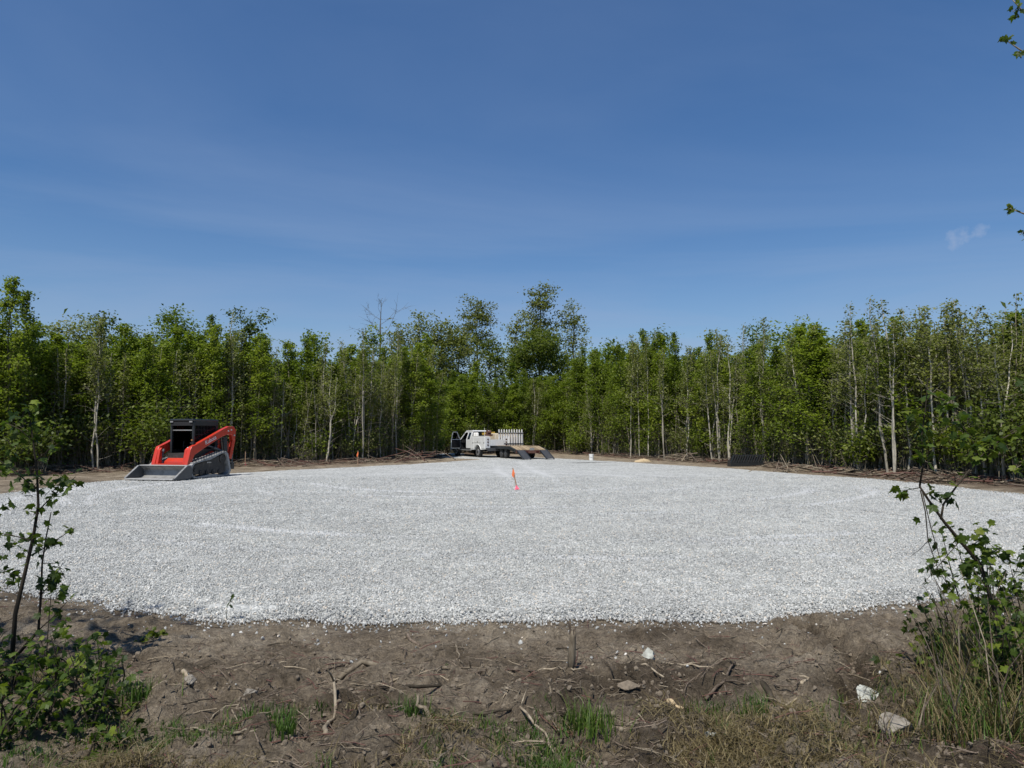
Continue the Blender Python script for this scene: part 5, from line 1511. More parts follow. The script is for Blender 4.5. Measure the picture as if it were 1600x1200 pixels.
def heap(name, label, cat, u, v, w, h, mat, n=40, seed=1):
    r = np.random.default_rng(seed)
    p = ground(u, v)
    vs, fs = [], []
    rings, seg = 6, 22
    for i in range(rings):
        t = i / (rings - 1)
        for k in range(seg):
            a = 2 * math.pi * k / seg
            rad = w / 2 * (1 - t) * (1 + 0.3 * r.normal() * 0.5)
            vs.append((rad * math.cos(a), rad * 0.7 * math.sin(a), h * (1 - (1 - t) ** 1.7) * (1 + 0.12 * r.normal()) - (0.08 if i == 0 else 0)))
    for i in range(rings - 1):
        for k in range(seg):
            fs.append((i * seg + k, i * seg + (k + 1) % seg, (i + 1) * seg + (k + 1) % seg, (i + 1) * seg + k))
    o = MB().add(vs, fs).build(name, mat, None, True)
    o.location = (p.x, p.y, hz(p.x, p.y))
    return tag(o, label, cat)
heap('sand_heap', 'low heap of yellow sand at the right woods edge', 'sand', 1005, 721.5, 1.3, 0.16, 'sand', seed=4)
def log_pile(name, label, u, v, n, L, rad, seed, mats, H=0.4):
    r = random.Random(seed)
    p = ground(u, v)
    t = thing(name, label, 'brush pile', (p.x, p.y, hz(p.x, p.y)))
    for k in range(n):
        a = r.uniform(0, math.pi); l = L * r.uniform(0.4, 1.0)
        c = Vector((r.gauss(0, L * 0.35), r.gauss(0, 0.25), r.uniform(0.02, H)))
        d = Vector((math.cos(a), math.sin(a) * 0.5, r.uniform(-0.35, 0.5))).normalized()
        q = [c - d * l / 2, c + Vector((r.gauss(0, .05), 0, r.gauss(0.03, .04))), c + d * l / 2]
        for w_ in q:
            w_.z = max(w_.z, 0.0)
        rr_ = rad * r.uniform(0.4, 1.2)
        MB().tube(q, [rr_, rr_ * 0.8, rr_ * 0.45], 6).build('branch', r.choice(mats), t)
    return t
log_pile('brush_pile', 'pale tangled branch pile at woods edge between sand heap and black rake', 1067, 722, 16, 1.5, 0.045, 5, ['stick_pale', 'stick_pale', 'stick_brown'], 0.5)
log_pile('brush_pile', 'heap of reddish cut brush at woods edge left of the truck', 645, 723, 26, 2.4, 0.03, 6, ['stick_brown', 'rust', 'stick_pale'], 0.6)
log_pile('brush_pile', 'low scatter of broken branches right of the black rake attachment', 1240, 737, 18, 2.2, 0.03, 7, ['stick_brown', 'stick_pale'], 0.25)
log_pile('brush_pile', 'low line of brush at far right below the white-footed trees', 1480, 755, 16, 1.8, 0.03, 8, ['stick_brown', 'bark_dark'], 0.25)
log_pile('brush_pile', 'low brush scatter at woods edge right of the loader', 450, 729, 18, 2.2, 0.025, 9, ['stick_brown', 'rust'], 0.25)
# twig litter on the scraped strip below the trees
def twig_mesh(seed, mat):
    r = np.random.default_rng(seed)
    q = [np.array([-0.5, 0, 0]), np.array([-0.1, r.normal(0, .06), 0.03]), np.array([0.25, r.normal(0, .08), 0.01]), np.array([0.5, r.normal(0, .1), 0])]
    mb = MB().tube(q, [0.018, 0.016, 0.012, 0.005], 4)
    for k in range(2):
        s_ = q[1 + k]; mb.tube([s_, s_ + np.array([0.18, r.normal(0, .15), r.uniform(0, .06)])], [0.009, 0.003], 3)
    return proto_obj('twig', mb.mesh('twig', mat))
twigs = [twig_mesh(i, ['stick_brown', 'stick_pale', 'rust', 'stick_brown', 'bark_dark'][i % 5]) for i in range(10)]
P, S, K, R = [], [], [], []
while len(P) < 2600:
    a_ = random.uniform(-0.72, 0.72)
    r_e = float(np.interp(a_, _ea, _er))
    d = r_e + random.gauss(-0.7, 1.1)
    x, y = d * math.sin(a_), d * math.cos(a_)
    if float(pad_s(np.array([x]), np.array([y]))[0]) < 0.3 or min(math.hypot(x - p_, y - q_) for p_, q_ in DR) < 3.4:
        continue
    P.append((x, y, hz(x, y) + 0.02)); S.append(random.uniform(0.3, 1.3) if random.random() < 0.9 else 1.8); K.append(random.randrange(10))
    R.append((random.gauss(0, .12), random.gauss(0, .15), random.uniform(0, 6.28)))
scatter('twig_litter', P, R, S, K, twigs, 'brown twig litter on the scraped strip under the trees', 'litter')

# ------------------------------------------------------------------ foreground: rocks, stump, sticks
def rock(u, v, w, d, h, mat, label, seed, rz=0.0, undercut=False):
    g = gpt(u, v)
    me = rock_mesh('rock', seed, mat, 3, 0.22, 1.0)
    for vert in me.vertices:
        c = vert.co
        c.x *= w; c.y *= d / 0.84; c.z *= h / 0.7
        if undercut and c.z < 0.0:
            c.y *= 0.55
            c.x *= 0.86
    o = link('rock', me)
    o.location = (g.x, g.y, g.z + h * 0.22); o.rotation_euler = (0.08, 0.1, rz)
    tag(o, label, 'rock')
rock(1014, 1048, 0.145, 0.14, 0.125, 'rock', 'pale greenish-white rock with dark underside alone on the dirt', 71, 0.4, True)
rock(1360, 1128, 0.17, 0.15, 0.12, 'rock', 'whitish rock half buried in grass at lower right', 72, 0.9)
rock(1408, 1178, 0.22, 0.17, 0.12, 'rock_grey', 'long grey streaked rock in dry grass at lower right corner', 73, -0.5)
rock(392, 1112, 0.10, 0.08, 0.06, 'rock_grey', 'small pale rock on the dirt at lower left of centre', 74, 0.5)
rock(294, 1110, 0.09, 0.07, 0.055, 'rock_grey', 'small rounded grey-brown rock left of the small pale rock', 75)
rock(228, 967, 0.06, 0.05, 0.035, 'rock', 'small white rock just below the gravel edge at left', 76)
rock(1110, 1182, 0.09, 0.07, 0.05, 'rock', 'small white rock at the bottom edge right of centre', 77)
rock(1324, 972, 0.055, 0.045, 0.03, 'rock', 'small white rock on dirt right of the rut near gravel', 78)
rock(985, 1112, 0.15, 0.12, 0.05, 'clod', 'low sandy lump of hardened dirt beside the dug hollow', 79)
g = gpt(893, 1070)
st = thing('snapped_stump', 'short snapped sapling stump standing upright beside the dug hollow', 'stump', g)
MB().tube([(0, 0, -0.06), (0.003, 0, 0.10), (0.010, 0.003, 0.20), (0.018, 0.004, 0.235)], [0.028, 0.025, 0.022, 0.017], 10).build('stem', 'stick_pale', st, True)
MB().tube([(0.012, 0, 0.21), (0.030, 0.01, 0.262)], [0.011, 0.004], 5).tube([(0.0, 0.008, 0.21), (-0.012, 0.012, 0.275), (-0.03, 0.012, 0.31)], [0.010, 0.006, 0.002], 5).tube([(0.014, -0.01, 0.20), (0.014, -0.012, 0.25)], [0.008, 0.003], 5).build('splinters', 'stick_brown', st)

def stick(name, label, cat, px, r0, r1, mat, lift=0.012, twigs_=0, seed=0):
    """polyline of pixels, optional third value = height above the dirt"""
    r = random.Random(seed + int(px[0][0]))
    P_ = []
    for q in px:
        u, v, h = (q + (0,))[:3] if len(q) == 2 else q
        g = gpt(u, v) if not h else gpt(u, v)
        P_.append(g + Vector((0, 0, h + lift)))
    base = P_[0].copy()
    loc = [p - base for p in P_]
    # smooth a little
    Q = []
    for a, b in zip(loc[:-1], loc[1:]):
        for k in range(3):
            t = k / 3
            Q.append(a.lerp(b, t) + Vector((r.gauss(0, .006), r.gauss(0, .006), r.gauss(0, .004))))
    Q.append(loc[-1])
    n = len(Q)
    mb = MB().tube(Q, [r0 + (r1 - r0) * i / (n - 1) for i in range(n)], 7)
    for k in range(twigs_):
        i = r.randrange(1, n - 1)
        d = Vector((r.gauss(0, 1), r.gauss(0, 1), abs(r.gauss(0, .5)))).normalized() * r.uniform(0.06, 0.16)
        mb.tube([Q[i], Q[i] + d * 0.5 + Vector((0, 0, .01)), Q[i] + d], [r1, r1 * 0.8, r1 * 0.4], 5)
    o = mb.build(name, mat, None, True)
    o.location = base
    return tag(o, label, cat)
SK = [
    ([(284, 1072), (310, 1086), (336, 1097)], .016, .008, 'stick_pale', 'stout grey stick on the dirt above the small pale rock', 1),
    ([(218, 1090), (232, 1110), (256, 1135)], .010, .006, 'stick_pale', 'forked grey stick by the left bush pointing to bottom edge', 2),
    ([(278, 1150), (300, 1160), (318, 1185)], .006, .004, 'stick_pale', 'thin curved pale twig in dry grass near bottom left', 0),
    ([(310, 1148), (350, 1128), (420, 1122)], .006, .004, 'stick_pale', 'long thin pale stick above the left grass patch', 1),
    ([(360, 1182), (382, 1190), (400, 1199)], .007, .005, 'stick_pale', 'straight pale stick at bottom edge below left grass patch', 0),
    ([(360, 1045), (400, 1048), (425, 1057), (450, 1062)], .006, .004, 'stick_brown', 'thin dark root across the dirt at left of centre', 2),
    ([(420, 1050), (445, 1062), (490, 1060)], .006, .004, 'stick_pale', 'thin pale curved root right of the thin dark root', 1),
    ([(527, 1070), (565, 1062), (602, 1066)], .020, .016, 'stick_pale', 'short thick weathered log end on the dirt left of centre', 0),
    ([(503, 1056), (545, 1044), (600, 1040)], .007, .004, 'stick_brown', 'thin brown stick behind the thick weathered log end', 1),
    ([(636, 1000), (645, 1006), (655, 1010)], .014, .011, 'stick_brown', 'short brown chunk of wood near the gravel edge', 0),
    ([(712, 1020), (716, 1030), (719, 1040)], .005, .003, 'stick_pale', 'tiny pale upright twig in mid dirt', 0),
    ([(600, 1119), (640, 1111), (690, 1103), (720, 1098)], .013, .007, 'bark_dark', 'long dark branch lying above the central grass tuft', 2),
    ([(610, 1092), (650, 1090), (672, 1084), (690, 1068)], .007, .004, 'stick_pale', 'thin pale branch above the long dark branch', 2),
    ([(690, 1070), (720, 1064), (760, 1060), (800, 1062)], .006, .004, 'stick_pale', 'thin arched pale root left of the dug hollow', 1),
    ([(730, 1080), (780, 1068), (840, 1060)], .009, .005, 'stick_brown', 'brown branch running into the dug hollow from left', 2),
    ([(700, 1140), (740, 1146), (800, 1146)], .012, .006, 'bark_dark', 'dark half-buried root right of the central grass tuft', 1),
    ([(787, 1122), (815, 1150), (850, 1180), (866, 1198)], .008, .005, 'stick_pale', 'long pale stick slanting down to bottom edge near centre', 1),
    ([(788, 1108), (795, 1122), (786, 1130)], .006, .004, 'stick_pale', 'short bent pale twig above the long slanting stick', 0),
    ([(840, 1058), (870, 1060), (900, 1076), (928, 1092)], .007, .005, 'stick_pale', 'pale root crossing in front of the snapped stump', 1),
    ([(904, 1060), (914, 1046), (927, 1024)], .007, .004, 'stick_pale', 'pale stick leaning beside the snapped stump', 0),
    ([(982, 1076), (1010, 1086), (1038, 1102)], .009, .005, 'stick_pale', 'straight pale stick below the greenish-white rock', 0),
    ([(1004, 1060), (1012, 1052), (1016, 1048)], .006, .004, 'stick_pale', 'small pale twig propped under the greenish-white rock', 0),
    ([(1036, 1062), (1070, 1078), (1110, 1088), (1140, 1100)], .008, .005, 'stick_pale', 'long pale branch right of the greenish-white rock, upper one', 2),
    ([(1050, 1080), (1060, 1104), (1078, 1118)], .006, .004, 'stick_brown', 'bent brown twig below the long pale branch', 1),
    ([(1065, 1062), (1100, 1072), (1150, 1080)], .007, .005, 'stick_pale', 'thin pale branch ending at the dark fallen limb', 1),
    ([(1168, 1080), (1180, 1100), (1195, 1118), (1214, 1136)], .024, .017, 'bark_dark', 'thick dark fallen limb at lower right of centre', 0),
    ([(1100, 1118), (1130, 1108), (1150, 1090)], .010, .006, 'stick_brown', 'crossed brown stick left of the dark fallen limb', 1),
    ([(1252, 1122), (1270, 1114), (1287, 1108)], .015, .009, 'stick_pale', 'short stout grey stick with stub right of the dark limb', 2),
    ([(1222, 1146), (1245, 1136), (1275, 1138), (1310, 1140)], .007, .004, 'stick_pale', 'pale curved branch along the right grass edge', 2),
    ([(1272, 1160), (1285, 1148), (1295, 1134)], .006, .004, 'stick_pale', 'yellowish stick slanting up at right grass edge', 0),
    ([(1046, 1120), (1055, 1124), (1068, 1128)], .016, .008, 'cutwood', 'short orange-tan splintered piece of wood', 0),
    ([(990, 1132), (1000, 1148), (1012, 1160)], .006, .004, 'stick_pale', 'thin pale stick right of the tallest grass tuft', 0),
    ([(970, 1178), (974, 1164), (986, 1152)], .012, .006, 'stick_pale', 'grey forked stub beside the tallest grass tuft', 1),
]
for px, r0, r1, mat, lab, tw in SK:
    stick('stick', lab, 'stick', px, r0, r1, mat, 0.006, tw)
stick('twisted_root', 'thick twisted grey root at bottom edge left of centre', 'root', [(505, 1199), (508, 1170), (520, 1152), (522, 1135, 0.04), (519, 1110, 0.10)], .014, .006, 'stick_pale', 0.005, 2)
stick('twisted_root', 'forked pale root curling upward at bottom centre', 'root', [(668, 1199), (690, 1186), (684, 1170, 0.03), (668, 1160, 0.05), (652, 1156, 0.05), (652, 1150, 0.08)], .020, .007, 'stick_pale', 0.01, 2)
stick('twisted_root', 'hooked pale root arching right at bottom centre', 'root', [(690, 1187), (700, 1172, 0.03), (712, 1160, 0.05), (724, 1158, 0.05), (727, 1168, 0.03)], .011, .005, 'stick_pale', 0.01, 1)
# fine twig litter and dry bits over the foreground dirt
P, S, K, R = [], [], [], []
while len(P) < 5200:
    y = 2.9 + 4.2 * random.random(); x = random.uniform(-1, 1) * 0.8 * y
    if float(pad_s(np.array([x]), np.array([y]))[0]) < 0.05 or random.random() > 0.25 + 0.75 * float(sstep(6.2, 4.2, y)):
        continue
    P.append((x, y, hz(x, y) + 0.004)); S.append(0.04 + 0.20 * random.random() ** 2.6); K.append(random.randrange(10))
    R.append((random.gauss(0, .15), random.gauss(0, .2), random.uniform(0, 6.28)))
scatter('dirt_twigs', P, R, S, K, twigs, 'fine broken twigs and root bits over the foreground dirt', 'litter')

# ------------------------------------------------------------------ foreground plants
def maple_leaf(seed):
    r = np.random.default_rng(seed)
    out = [(0, 0), (0.16, -0.06), (0.34, 0.10), (0.26, 0.20), (0.50, 0.42), (0.34, 0.46), (0.30, 0.60), (0.14, 0.58), (0.0, 1.0),
           (-0.14, 0.58), (-0.30, 0.60), (-0.34, 0.46), (-0.50, 0.42), (-0.26, 0.20), (-0.34, 0.10), (-0.16, -0.06)]
    vs = [(0, 0.34, 0.0)]
    b1, b2 = r.uniform(-0.5, 0.1), r.uniform(0.1, 0.45)
    for x, y in out:
        vs.append((x * 1.05, y, b1 * (y - 0.34) ** 2 - b2 * abs(x) * 0.8 + r.normal(0, 0.02)))
    n = len(out)
    fs = [(0, 1 + i, 1 + (i + 1) % n) for i in range(n)]
    me = MB().add(vs, fs).mesh('leaf', 'leaf_maple')
    a = me.attributes.new('tint', 'FLOAT', 'POINT'); a.data.foreach_set('value', [float(np.clip(0.45 + r.normal(0, 0.2), 0.05, 0.95))] * len(vs))
    return me
LEAF = [maple_leaf(600 + i) for i in range(10)]
LEAF_Y = []
for i in range(4):
    me = maple_leaf(640 + i); me.materials.clear(); me.materials.append(M['leaf_yellow']); LEAF_Y.append(me)
lr = random.Random(5)
def put_leaf(parent, p, size, set_=LEAF, droop=0.5):
    o = link('leaf', lr.choice(set_), parent)
    o.location = p
    o.rotation_euler = (lr.gauss(-0.35, 0.55) - droop * lr.random(), lr.gauss(0, 0.5), lr.uniform(0, 6.28))
    s_ = size * lr.uniform(0.65, 1.25)
    o.scale = (s_, s_, s_)
    return o
def px_plant(name, label, cat, Y, base, lines, clusters, leaf=0.06, bark='bark_dark', sets=LEAF):
    b = at(base[0], base[1], Y); b.z = hz(b.x, Y)
    t = thing(name, label, cat, b)
    for pts_, r0, r1, nl in lines:
        L = []
        for q in pts_:
            u, v, dy = (q + (0,)) if len(q) == 2 else q
            p = at(u, v, Y + dy)
            L.append(p - b)
        if pts_[0][:2] == base:
            L[0].z = -0.05
        n = len(L)
        MB().tube(L, [r0 + (r1 - r0) * i / (n - 1) for i in range(n)], 7).build('stem' if r0 > 0.008 else 'twig', bark, t, True)
        for k in range(int(nl * 1.5)):
            f = lr.uniform(0.25, 1.0) * (n - 1); i = min(int(f), n - 2)
            p = L[i].lerp(L[i + 1], f - i) + Vector((lr.gauss(0, .02), lr.gauss(0, .04), lr.gauss(0, .015)))
            put_leaf(t, p, leaf, sets)
    for cu, cv, n, rad, dy in clusters:
        c = at(cu, cv, Y + dy) - b
        rm = rad / F_PX * Y
        for k in range(int(n * 1.5) if n > 4 else n):
            put_leaf(t, c + Vector((lr.gauss(0, rm * .6), lr.gauss(0, rm * .6), lr.gauss(0, rm * .5))), leaf, sets)
        MB().tube([c + Vector((-rm * .6, 0.02, -rm * .5)), c, c + Vector((rm * .5, 0, rm * .3))], [0.003, 0.0025, 0.001], 4).build('twig', bark, t)
    return t
px_plant('maple_sapling', 'dark-stemmed maple sapling at the left edge in front of the gravel', 'sapling', 4.95, (18, 1045), [
    ([(18, 1045), (24, 960), (38, 900), (52, 840), (60, 790), (58, 740), (52, 690), (45, 640)], .016, .004, 10),
    ([(30, 1020), (60, 985), (64, 930), (66, 880), (72, 840), (80, 800)], .011, .003, 8),
    ([(58, 800), (85, 772), (118, 745, -.1)], .005, .002, 12), ([(60, 862), (85, 845), (116, 826, -.1)], .004, .002, 8),
    ([(64, 930), (85, 905), (98, 880)], .004, .002, 8), ([(52, 845), (25, 838, .1), (-5, 832, .1)], .005, .002, 8),
    ([(38, 905), (15, 895), (-8, 888)], .004, .002, 7), ([(58, 765), (30, 742, .1), (-5, 716, .2)], .005, .002, 10),
    ([(56, 720), (80, 700, -.1), (96, 690, -.1)], .004, .002, 6), ([(60, 985), (85, 962), (105, 940, -.1)], .004, .002, 6),
    ([(66, 880), (90, 880), (102, 905)], .003, .002, 5), ([(52, 690), (30, 670), (8, 660)], .004, .002, 7)],
    [(60, 752, 9, 18, 0), (88, 762, 7, 14, -.1), (104, 750, 7, 12, -.1), (40, 765, 6, 14, .1), (14, 735, 7, 18, .2), (48, 842, 6, 12, 0), (18, 850, 7, 14, .1), (78, 908, 5, 10, 0),
     (92, 925, 6, 12, -.1), (10, 905, 6, 14, .1), (115, 826, 4, 6, -.1), (40, 700, 7, 22, 0), (62, 668, 6, 18, 0), (22, 655, 7, 20, .1), (45, 632, 6, 14, 0), (6, 790, 6, 16, .2), (56, 800, 5, 10, 0)], 0.062)
px_plant('thin_seedling', 'slender dark seedling right of the left sapling, few leaves', 'seedling', 4.75, (73, 1040), [([(73, 1040), (74, 1000), (77, 960), (80, 930)], .004, .002, 7), ([(74, 1005), (90, 992), (103, 968)], .003, .001, 6)], [(104, 966, 3, 5, 0)], 0.05)
px_plant('thin_seedling', 'bright green seedling rising above the left bush, beside bare dirt', 'seedling', 4.55, (158, 1090), [([(158, 1090), (156, 1050), (154, 1015), (150, 995)], .004, .002, 6)], [(152, 998, 7, 12, 0), (160, 1028, 6, 9, 0)], 0.055, 'grass_green')
px_plant('thin_seedling', 'lone two-leaved seedling standing at the gravel edge on the left', 'seedling', 6.35, (357, 972), [([(357, 972), (353, 955), (359, 938)], .0025, .0015, 0)], [(361, 932, 2, 3, 0), (357, 943, 3, 4, 0)], 0.045, 'grass_green')
px_plant('weed', 'yellow-green weed clump on dirt below the left gravel edge', 'weed', 5.75, (232, 1000), [([(232, 1000), (230, 992)], .003, .002, 2)], [(225, 997, 8, 8, 0), (236, 989, 8, 7, 0), (255, 988, 6, 5, 0)], 0.045, 'grass_green', LEAF_Y)
for (u, v, lab) in ((385, 1080, 'tiny green sprout above small pale rock, left of a twin'), (402, 1086, 'tiny green sprout above small pale rock, right of a twin'), (701, 1056, 'tiny green sprout alone in mid dirt'),
                    (574, 1112, 'tiny green sprout left of the central grass tuft'), (1108, 1104, 'tiny green sprout beside the crossed brown stick')):
    Y = ground(u, v).y
    px_plant('sprout', lab, 'sprout', Y, (u, v), [([(u, v), (u - 1, v - 8), (u, v - 15)], .002, .001, 2)], [(u, v - 14, 3, 3, 0)], 0.035, 'grass_green')

def shrub(u, v, H, W, n, label, sets=LEAF, size=0.054, bark='bark_dark', stems=7):
    g = gpt(u, v)
    t = thing('shrub', label, 'shrub', g - Vector((0, 0, 0.02)))
    for k in range(stems):
        a = lr.uniform(0, 6.28); rr_ = W / 2 * lr.uniform(0.2, 1.0); h = H * lr.uniform(0.55, 1.05)
        b0 = Vector((lr.gauss(0, .05), lr.gauss(0, .05), -0.03))
        e = Vector((math.cos(a) * rr_, math.sin(a) * rr_, h)); m_ = b0.lerp(e, 0.5) + Vector((lr.gauss(0, .03), lr.gauss(0, .03), 0.06 * h))
        MB().tube([b0, m_, e], [0.006, 0.0045, 0.0015], 5).build('stem', bark, t)
        for q in range(int(n * 1.25) // stems):
            f = lr.uniform(0.15, 1.05)
            p = (b0.lerp(m_, f * 2) if f < 0.5 else m_.lerp(e, f * 2 - 1)) + Vector((lr.gauss(0, .05), lr.gauss(0, .05), lr.gauss(0, .035)))
            p.z = max(p.z, 0.03)
            put_leaf(t, p, size, sets)
    return t
for u, v, H, W, n, lab in [(25, 1120, .34, .5, 80, 'leafy maple shrub at far left under the sapling'), (95, 1098, .30, .5, 80, 'dark leafy shrub right of the left sapling foot'), (150, 1110, .30, .45, 75, 'leafy shrub below the bright green seedling'),
                           (172, 1132, .24, .34, 50, 'rightmost leafy shrub of the left corner thicket'), (60, 1160, .32, .55, 80, 'low leafy shrub in front within the left corner thicket'), (135, 1165, .34, .5, 70, 'front leafy shrub with bright leaves in left corner thicket'),
                           (15, 1185, .40, .5, 70, 'leafy shrub in the extreme lower left corner'), (165, 1190, .18, .34, 34, 'low leafy plants at bottom edge of the left thicket'), (-30, 1080, .42, .5, 80, 'tall leafy shrub cut by the left picture edge')]:
    shrub(u, v, H, W, n, lab)
for u, v, H, W, n, lab in [(1590, 1040, .95, .6, 190, 'tall leafy shrub at right edge behind the dry canes'), (1530, 1030, .85, .7, 240, 'leafy shrub left of the tall one at right edge'), (1490, 1060, .52, .5, 120, 'leafy shrub in front of the right sapling foot'),
                           (1455, 1060, .26, .22, 30, 'small bright green shrub on dirt left of the right thicket'), (1440, 1090, .20, .4, 44, 'low leafy shrub beside the shaded hollow at right'), (1560, 1130, .55, .55, 120, 'leafy shrub among dry canes at lower right'),
                           (1610, 1150, .8, .6, 150, 'leafy shrub cut by the right picture edge')]:
    shrub(u, v, H, W, n, lab, LEAF if 'bright' not in lab else LEAF_Y)
px_plant('maple_sapling', 'arching dark maple sapling leaning left out of the right thicket', 'sapling', 4.35, (1572, 1090), [
    ([(1572, 1090), (1556, 960), (1532, 882), (1500, 845), (1475, 815), (1450, 780), (1437, 760)], .014, .006, 4),
    ([(1437, 760), (1443, 720), (1440, 680), (1446, 640), (1450, 590)], .006, .002, 10), ([(1470, 812), (1474, 788), (1496, 758), (1530, 715), (1562, 688), (1590, 672)], .007, .003, 10),
    ([(1438, 766), (1446, 800), (1450, 845), (1466, 890), (1492, 932)], .004, .002, 2), ([(1441, 768), (1456, 830), (1471, 880), (1482, 922)], .003, .002, 2),
    ([(1450, 845), (1438, 858), (1424, 868)], .002, .001, 0), ([(1437, 762), (1420, 765), (1404, 768)], .003, .001, 4), ([(1530, 715), (1520, 690), (1500, 660), (1488, 625)], .003, .001, 8),
    ([(1500, 845), (1470, 880), (1440, 915)], .003, .001, 5), ([(1532, 882), (1500, 905), (1470, 930)], .003, .001, 7)],
    [(1412, 768, 4, 6, 0), (1455, 768, 5, 10, 0), (1482, 776, 5, 9, 0), (1440, 712, 6, 14, 0), (1455, 668, 8, 18, .1), (1472, 628, 7, 18, .1), (1502, 655, 8, 20, .1), (1520, 705, 8, 16, 0), (1548, 690, 8, 18, 0),
     (1430, 640, 5, 14, 0), (1590, 668, 6, 14, 0), (1530, 845, 10, 14, -.1), (1560, 858, 9, 14, -.1), (1512, 880, 6, 12, 0), (1460, 885, 4, 10, 0)], 0.066, 'bark_dark', LEAF + LEAF_Y)
px_plant('maple_tree', 'maple at the right picture edge, only its leafy branch tips showing', 'tree', 6.3, (1990, 985), [
    ([(1990, 985), (1985, 700), (1975, 300), (1965, -100), (1960, -400)], .075, .03, 0),
    ([(1975, 250), (1800, 120), (1680, 95), (1600, 82), (1568, 60)], .022, .003, 4), ([(1970, 60), (1800, 40), (1700, 50), (1600, 20), (1578, -5)], .02, .003, 6),
    ([(1978, 460), (1800, 380), (1680, 345), (1600, 334), (1578, 326)], .02, .003, 3), ([(1978, 480), (1800, 420), (1650, 375), (1596, 362)], .014, .002, 4),
    ([(1980, 740), (1800, 660), (1680, 610), (1590, 602)], .016, .003, 6), ([(1980, 800), (1800, 750), (1680, 715), (1592, 722)], .016, .003, 8),
    ([(1960, -300), (1800, -420), (1700, -380)], .015, .003, 12)],
    [(1570, 60, 4, 7, 0), (1593, 80, 3, 6, 0), (1590, 12, 5, 10, 0), (1580, 324, 5, 7, 0), (1598, 364, 3, 5, 0), (1594, 602, 6, 12, 0), (1596, 726, 6, 16, 0), (1650, 60, 10, 25, 0), (1680, 340, 10, 25, 0), (1720, 200, 14, 60, .2),
     (1800, -60, 16, 70, 0), (1750, 500, 14, 60, 0), (1820, 320, 16, 80, 0), (1900, 100, 16, 90, 0)], 0.075, 'bark_grey', LEAF + LEAF_Y)
# unseen tree added behind the camera, at left, to shade the left corner
sh = big_tree(77, 8.6, 4.2, 'bark_grey', 'leaf_green', 16, 90, 26, 0.33, 0.11, z0=0.45)
t = thing('maple_tree', 'unseen maple added outside the left edge to shade the left corner', 'tree', (-6.2, 0.5, hz(-6.2, 0.5)))
link('trunk', sh[0], t); link('crown', sh[1], t)

# ------------------------------------------------------------------ grass
def tuft_mesh(seed, n, H, spread, mat, width=0.005, bend=0.5):
    r = np.random.default_rng(seed)
    V_, F_, T_ = [], [], []
    for k in range(n):
        a = r.uniform(0, 6.28); h = H * r.uniform(0.45, 1.1); b0 = r.normal(0, spread * 0.35, 2)
        lean = r.uniform(0.05, bend) * h
        s_ = np.array([-math.sin(a), math.cos(a), 0]) * width * r.uniform(0.6, 1.3)
        o = len(V_); tt = np.clip(0.45 + r.normal(0, 0.22), 0, 1)
        for i in range(4):
            f = i / 3
            p = np.array([b0[0] + math.cos(a) * lean * f * f, b0[1] + math.sin(a) * lean * f * f, h * f * (1 - 0.25 * f * bend) - 0.01])
            w = s_ * (1 - f * 0.92)
            V_ += [p - w, p + w]; T_ += [tt, tt]
        for i in range(3):
            F_.append((o + 2 * i, o + 2 * i + 1, o + 2 * i + 3, o + 2 * i + 2))
    return np_mesh('blades', np.array(V_), np.array(F_), mat, np.array(T_))
dry = [proto_obj('tuft', tuft_mesh(700 + i, 18, 0.085, 0.14, 'grass_dry', 0.003, 2.2)) for i in range(5)] + [proto_obj('tuft', tuft_mesh(720 + i, 14, 0.07, 0.09, 'grass_green', 0.003, 1.0)) for i in range(3)]
P, S, K, R = [], [], [], []
tries = 0
while len(P) < 3400 and tries < 90000:
    tries += 1
    y = 2.7 + 1.9 * random.random(); x = random.uniform(-1, 1) * 0.82 * y
    u, v = project((x, y, 0))
    thr = np.interp(u, [0, 180, 230, 480, 560, 800, 860, 1060, 1150, 1250, 1350, 1420, 1600], [1060, 1075, 1120, 1125, 1140, 1150, 1150, 1120, 1112, 1145, 1125, 1070, 1010])
    nz = float(fbm(np.array([x]), np.array([y]), 1.7, 3)[0])
    if v < thr + 90 * nz + 14 or random.random() > 0.3 + 2.2 * (nz + 0.2):
        continue
    P.append((x, y, hz(x, y))); S.append(random.uniform(0.6, 1.25))
    nz2 = float(fbm(np.array([x + 30]), np.array([y]), 1.3, 3)[0])
    K.append(5 + random.randrange(3) if nz2 + random.gauss(0, 0.1) > 0.06 else random.randrange(5)); R.append((random.gauss(0, .15), random.gauss(0, .15), random.uniform(0, 6.28)))
scatter('rough_grass', P, R, S, K, dry, 'rough dry and green grass along the bottom of the picture', 'grass')
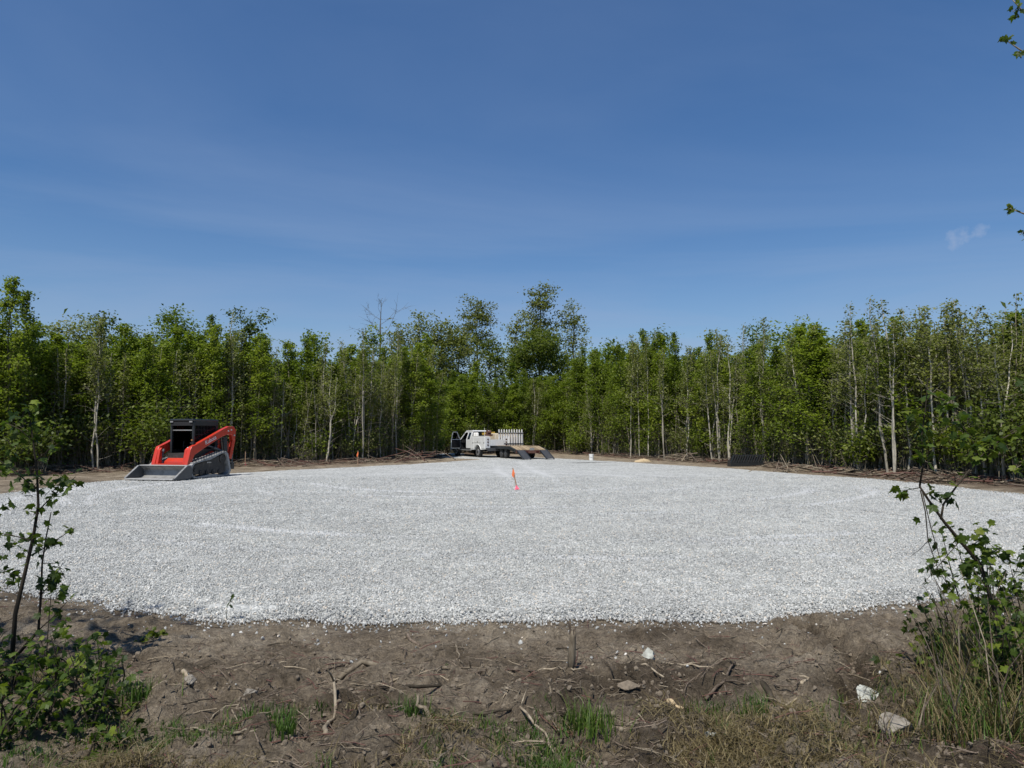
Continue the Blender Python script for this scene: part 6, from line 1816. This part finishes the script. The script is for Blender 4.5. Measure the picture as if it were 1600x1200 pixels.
for u, v, H, sp, n, lab in [(640, 1150, .14, .16, 130, 'dark green grass tuft under the long dark branch'), (920, 1175, .17, .20, 190, 'thick green grass tuft at the bottom right of centre'), (425, 1165, .10, .24, 130, 'wide low green grass patch at bottom left'),
                            (440, 1190, .13, .12, 90, 'small bright grass tuft at bottom edge below the wide patch'), (1110, 1140, .12, .22, 110, 'green grass patch left of the dark fallen limb'), (1180, 1150, .15, .16, 110, 'green grass tuft at the end of the dark limb'),
                            (510, 1140, .05, .10, 50, 'small grass tuft beside the thick twisted root'), (1490, 1160, .30, .25, 120, 'long green grass clump at lower right'), (215, 1125, .20, .18, 110, 'green grass clump right of the left thicket')]:
    g = gpt(u, v)
    o = link('grass_tuft', tuft_mesh(int(u + v), n, H, sp, 'grass_green', 0.004, 0.7)); o.location = g
    tag(o, lab, 'grass')
for k, (u, v, H, n, lab) in enumerate([(1475, 1150, .55, 60, 'dry tan grass clump at left front of the right thicket'), (1520, 1130, .80, 70, 'tall dry tan grass clump in middle of right thicket'), (1560, 1170, .85, 70, 'tall dry grass clump at right front by bottom edge'),
                                       (1595, 1110, 1.0, 70, 'tallest dry cane clump at the right edge'), (1500, 1075, .65, 60, 'dry brown grass clump behind the small bright shrub'), (1545, 1060, .80, 60, 'dry brown grass clump behind the tall tan one'),
                                       (1440, 1190, .35, 60, 'low dry grass clump at bottom edge by long grey rock'), (1380, 1195, .25, 60, 'low dry grass clump left of the long grey rock'), (1500, 1195, .5, 70, 'dry grass clump at bottom edge near right corner'),
                                       (1590, 1195, .7, 70, 'dry grass clump in the extreme lower right corner')]):
    g = gpt(u, v)
    t = thing('dry_grass_clump', lab, 'grass', g - Vector((0, 0, .01)))
    link('dry_blades', tuft_mesh(760 + k, n, H * 0.8, 0.26, 'grass_dry', 0.0038, 1.1), t)
    link('green_blades', tuft_mesh(780 + k, n // 2, H * 0.65, 0.28, 'grass_green', 0.004, 1.0), t)
    for q in range(3):
        a = lr.uniform(0, 6.28); h = H * lr.uniform(0.7, 1.1)
        MB().tube([(lr.gauss(0, .05), lr.gauss(0, .05), 0), (math.cos(a) * .09 * h, math.sin(a) * .09 * h, h * .55), (math.cos(a) * .34 * h, math.sin(a) * .34 * h, h * .95)], [.003, .0026, .0012], 5).build('cane', 'stick_pale' if q == 0 else 'stick_brown', t)
#--NEXT--
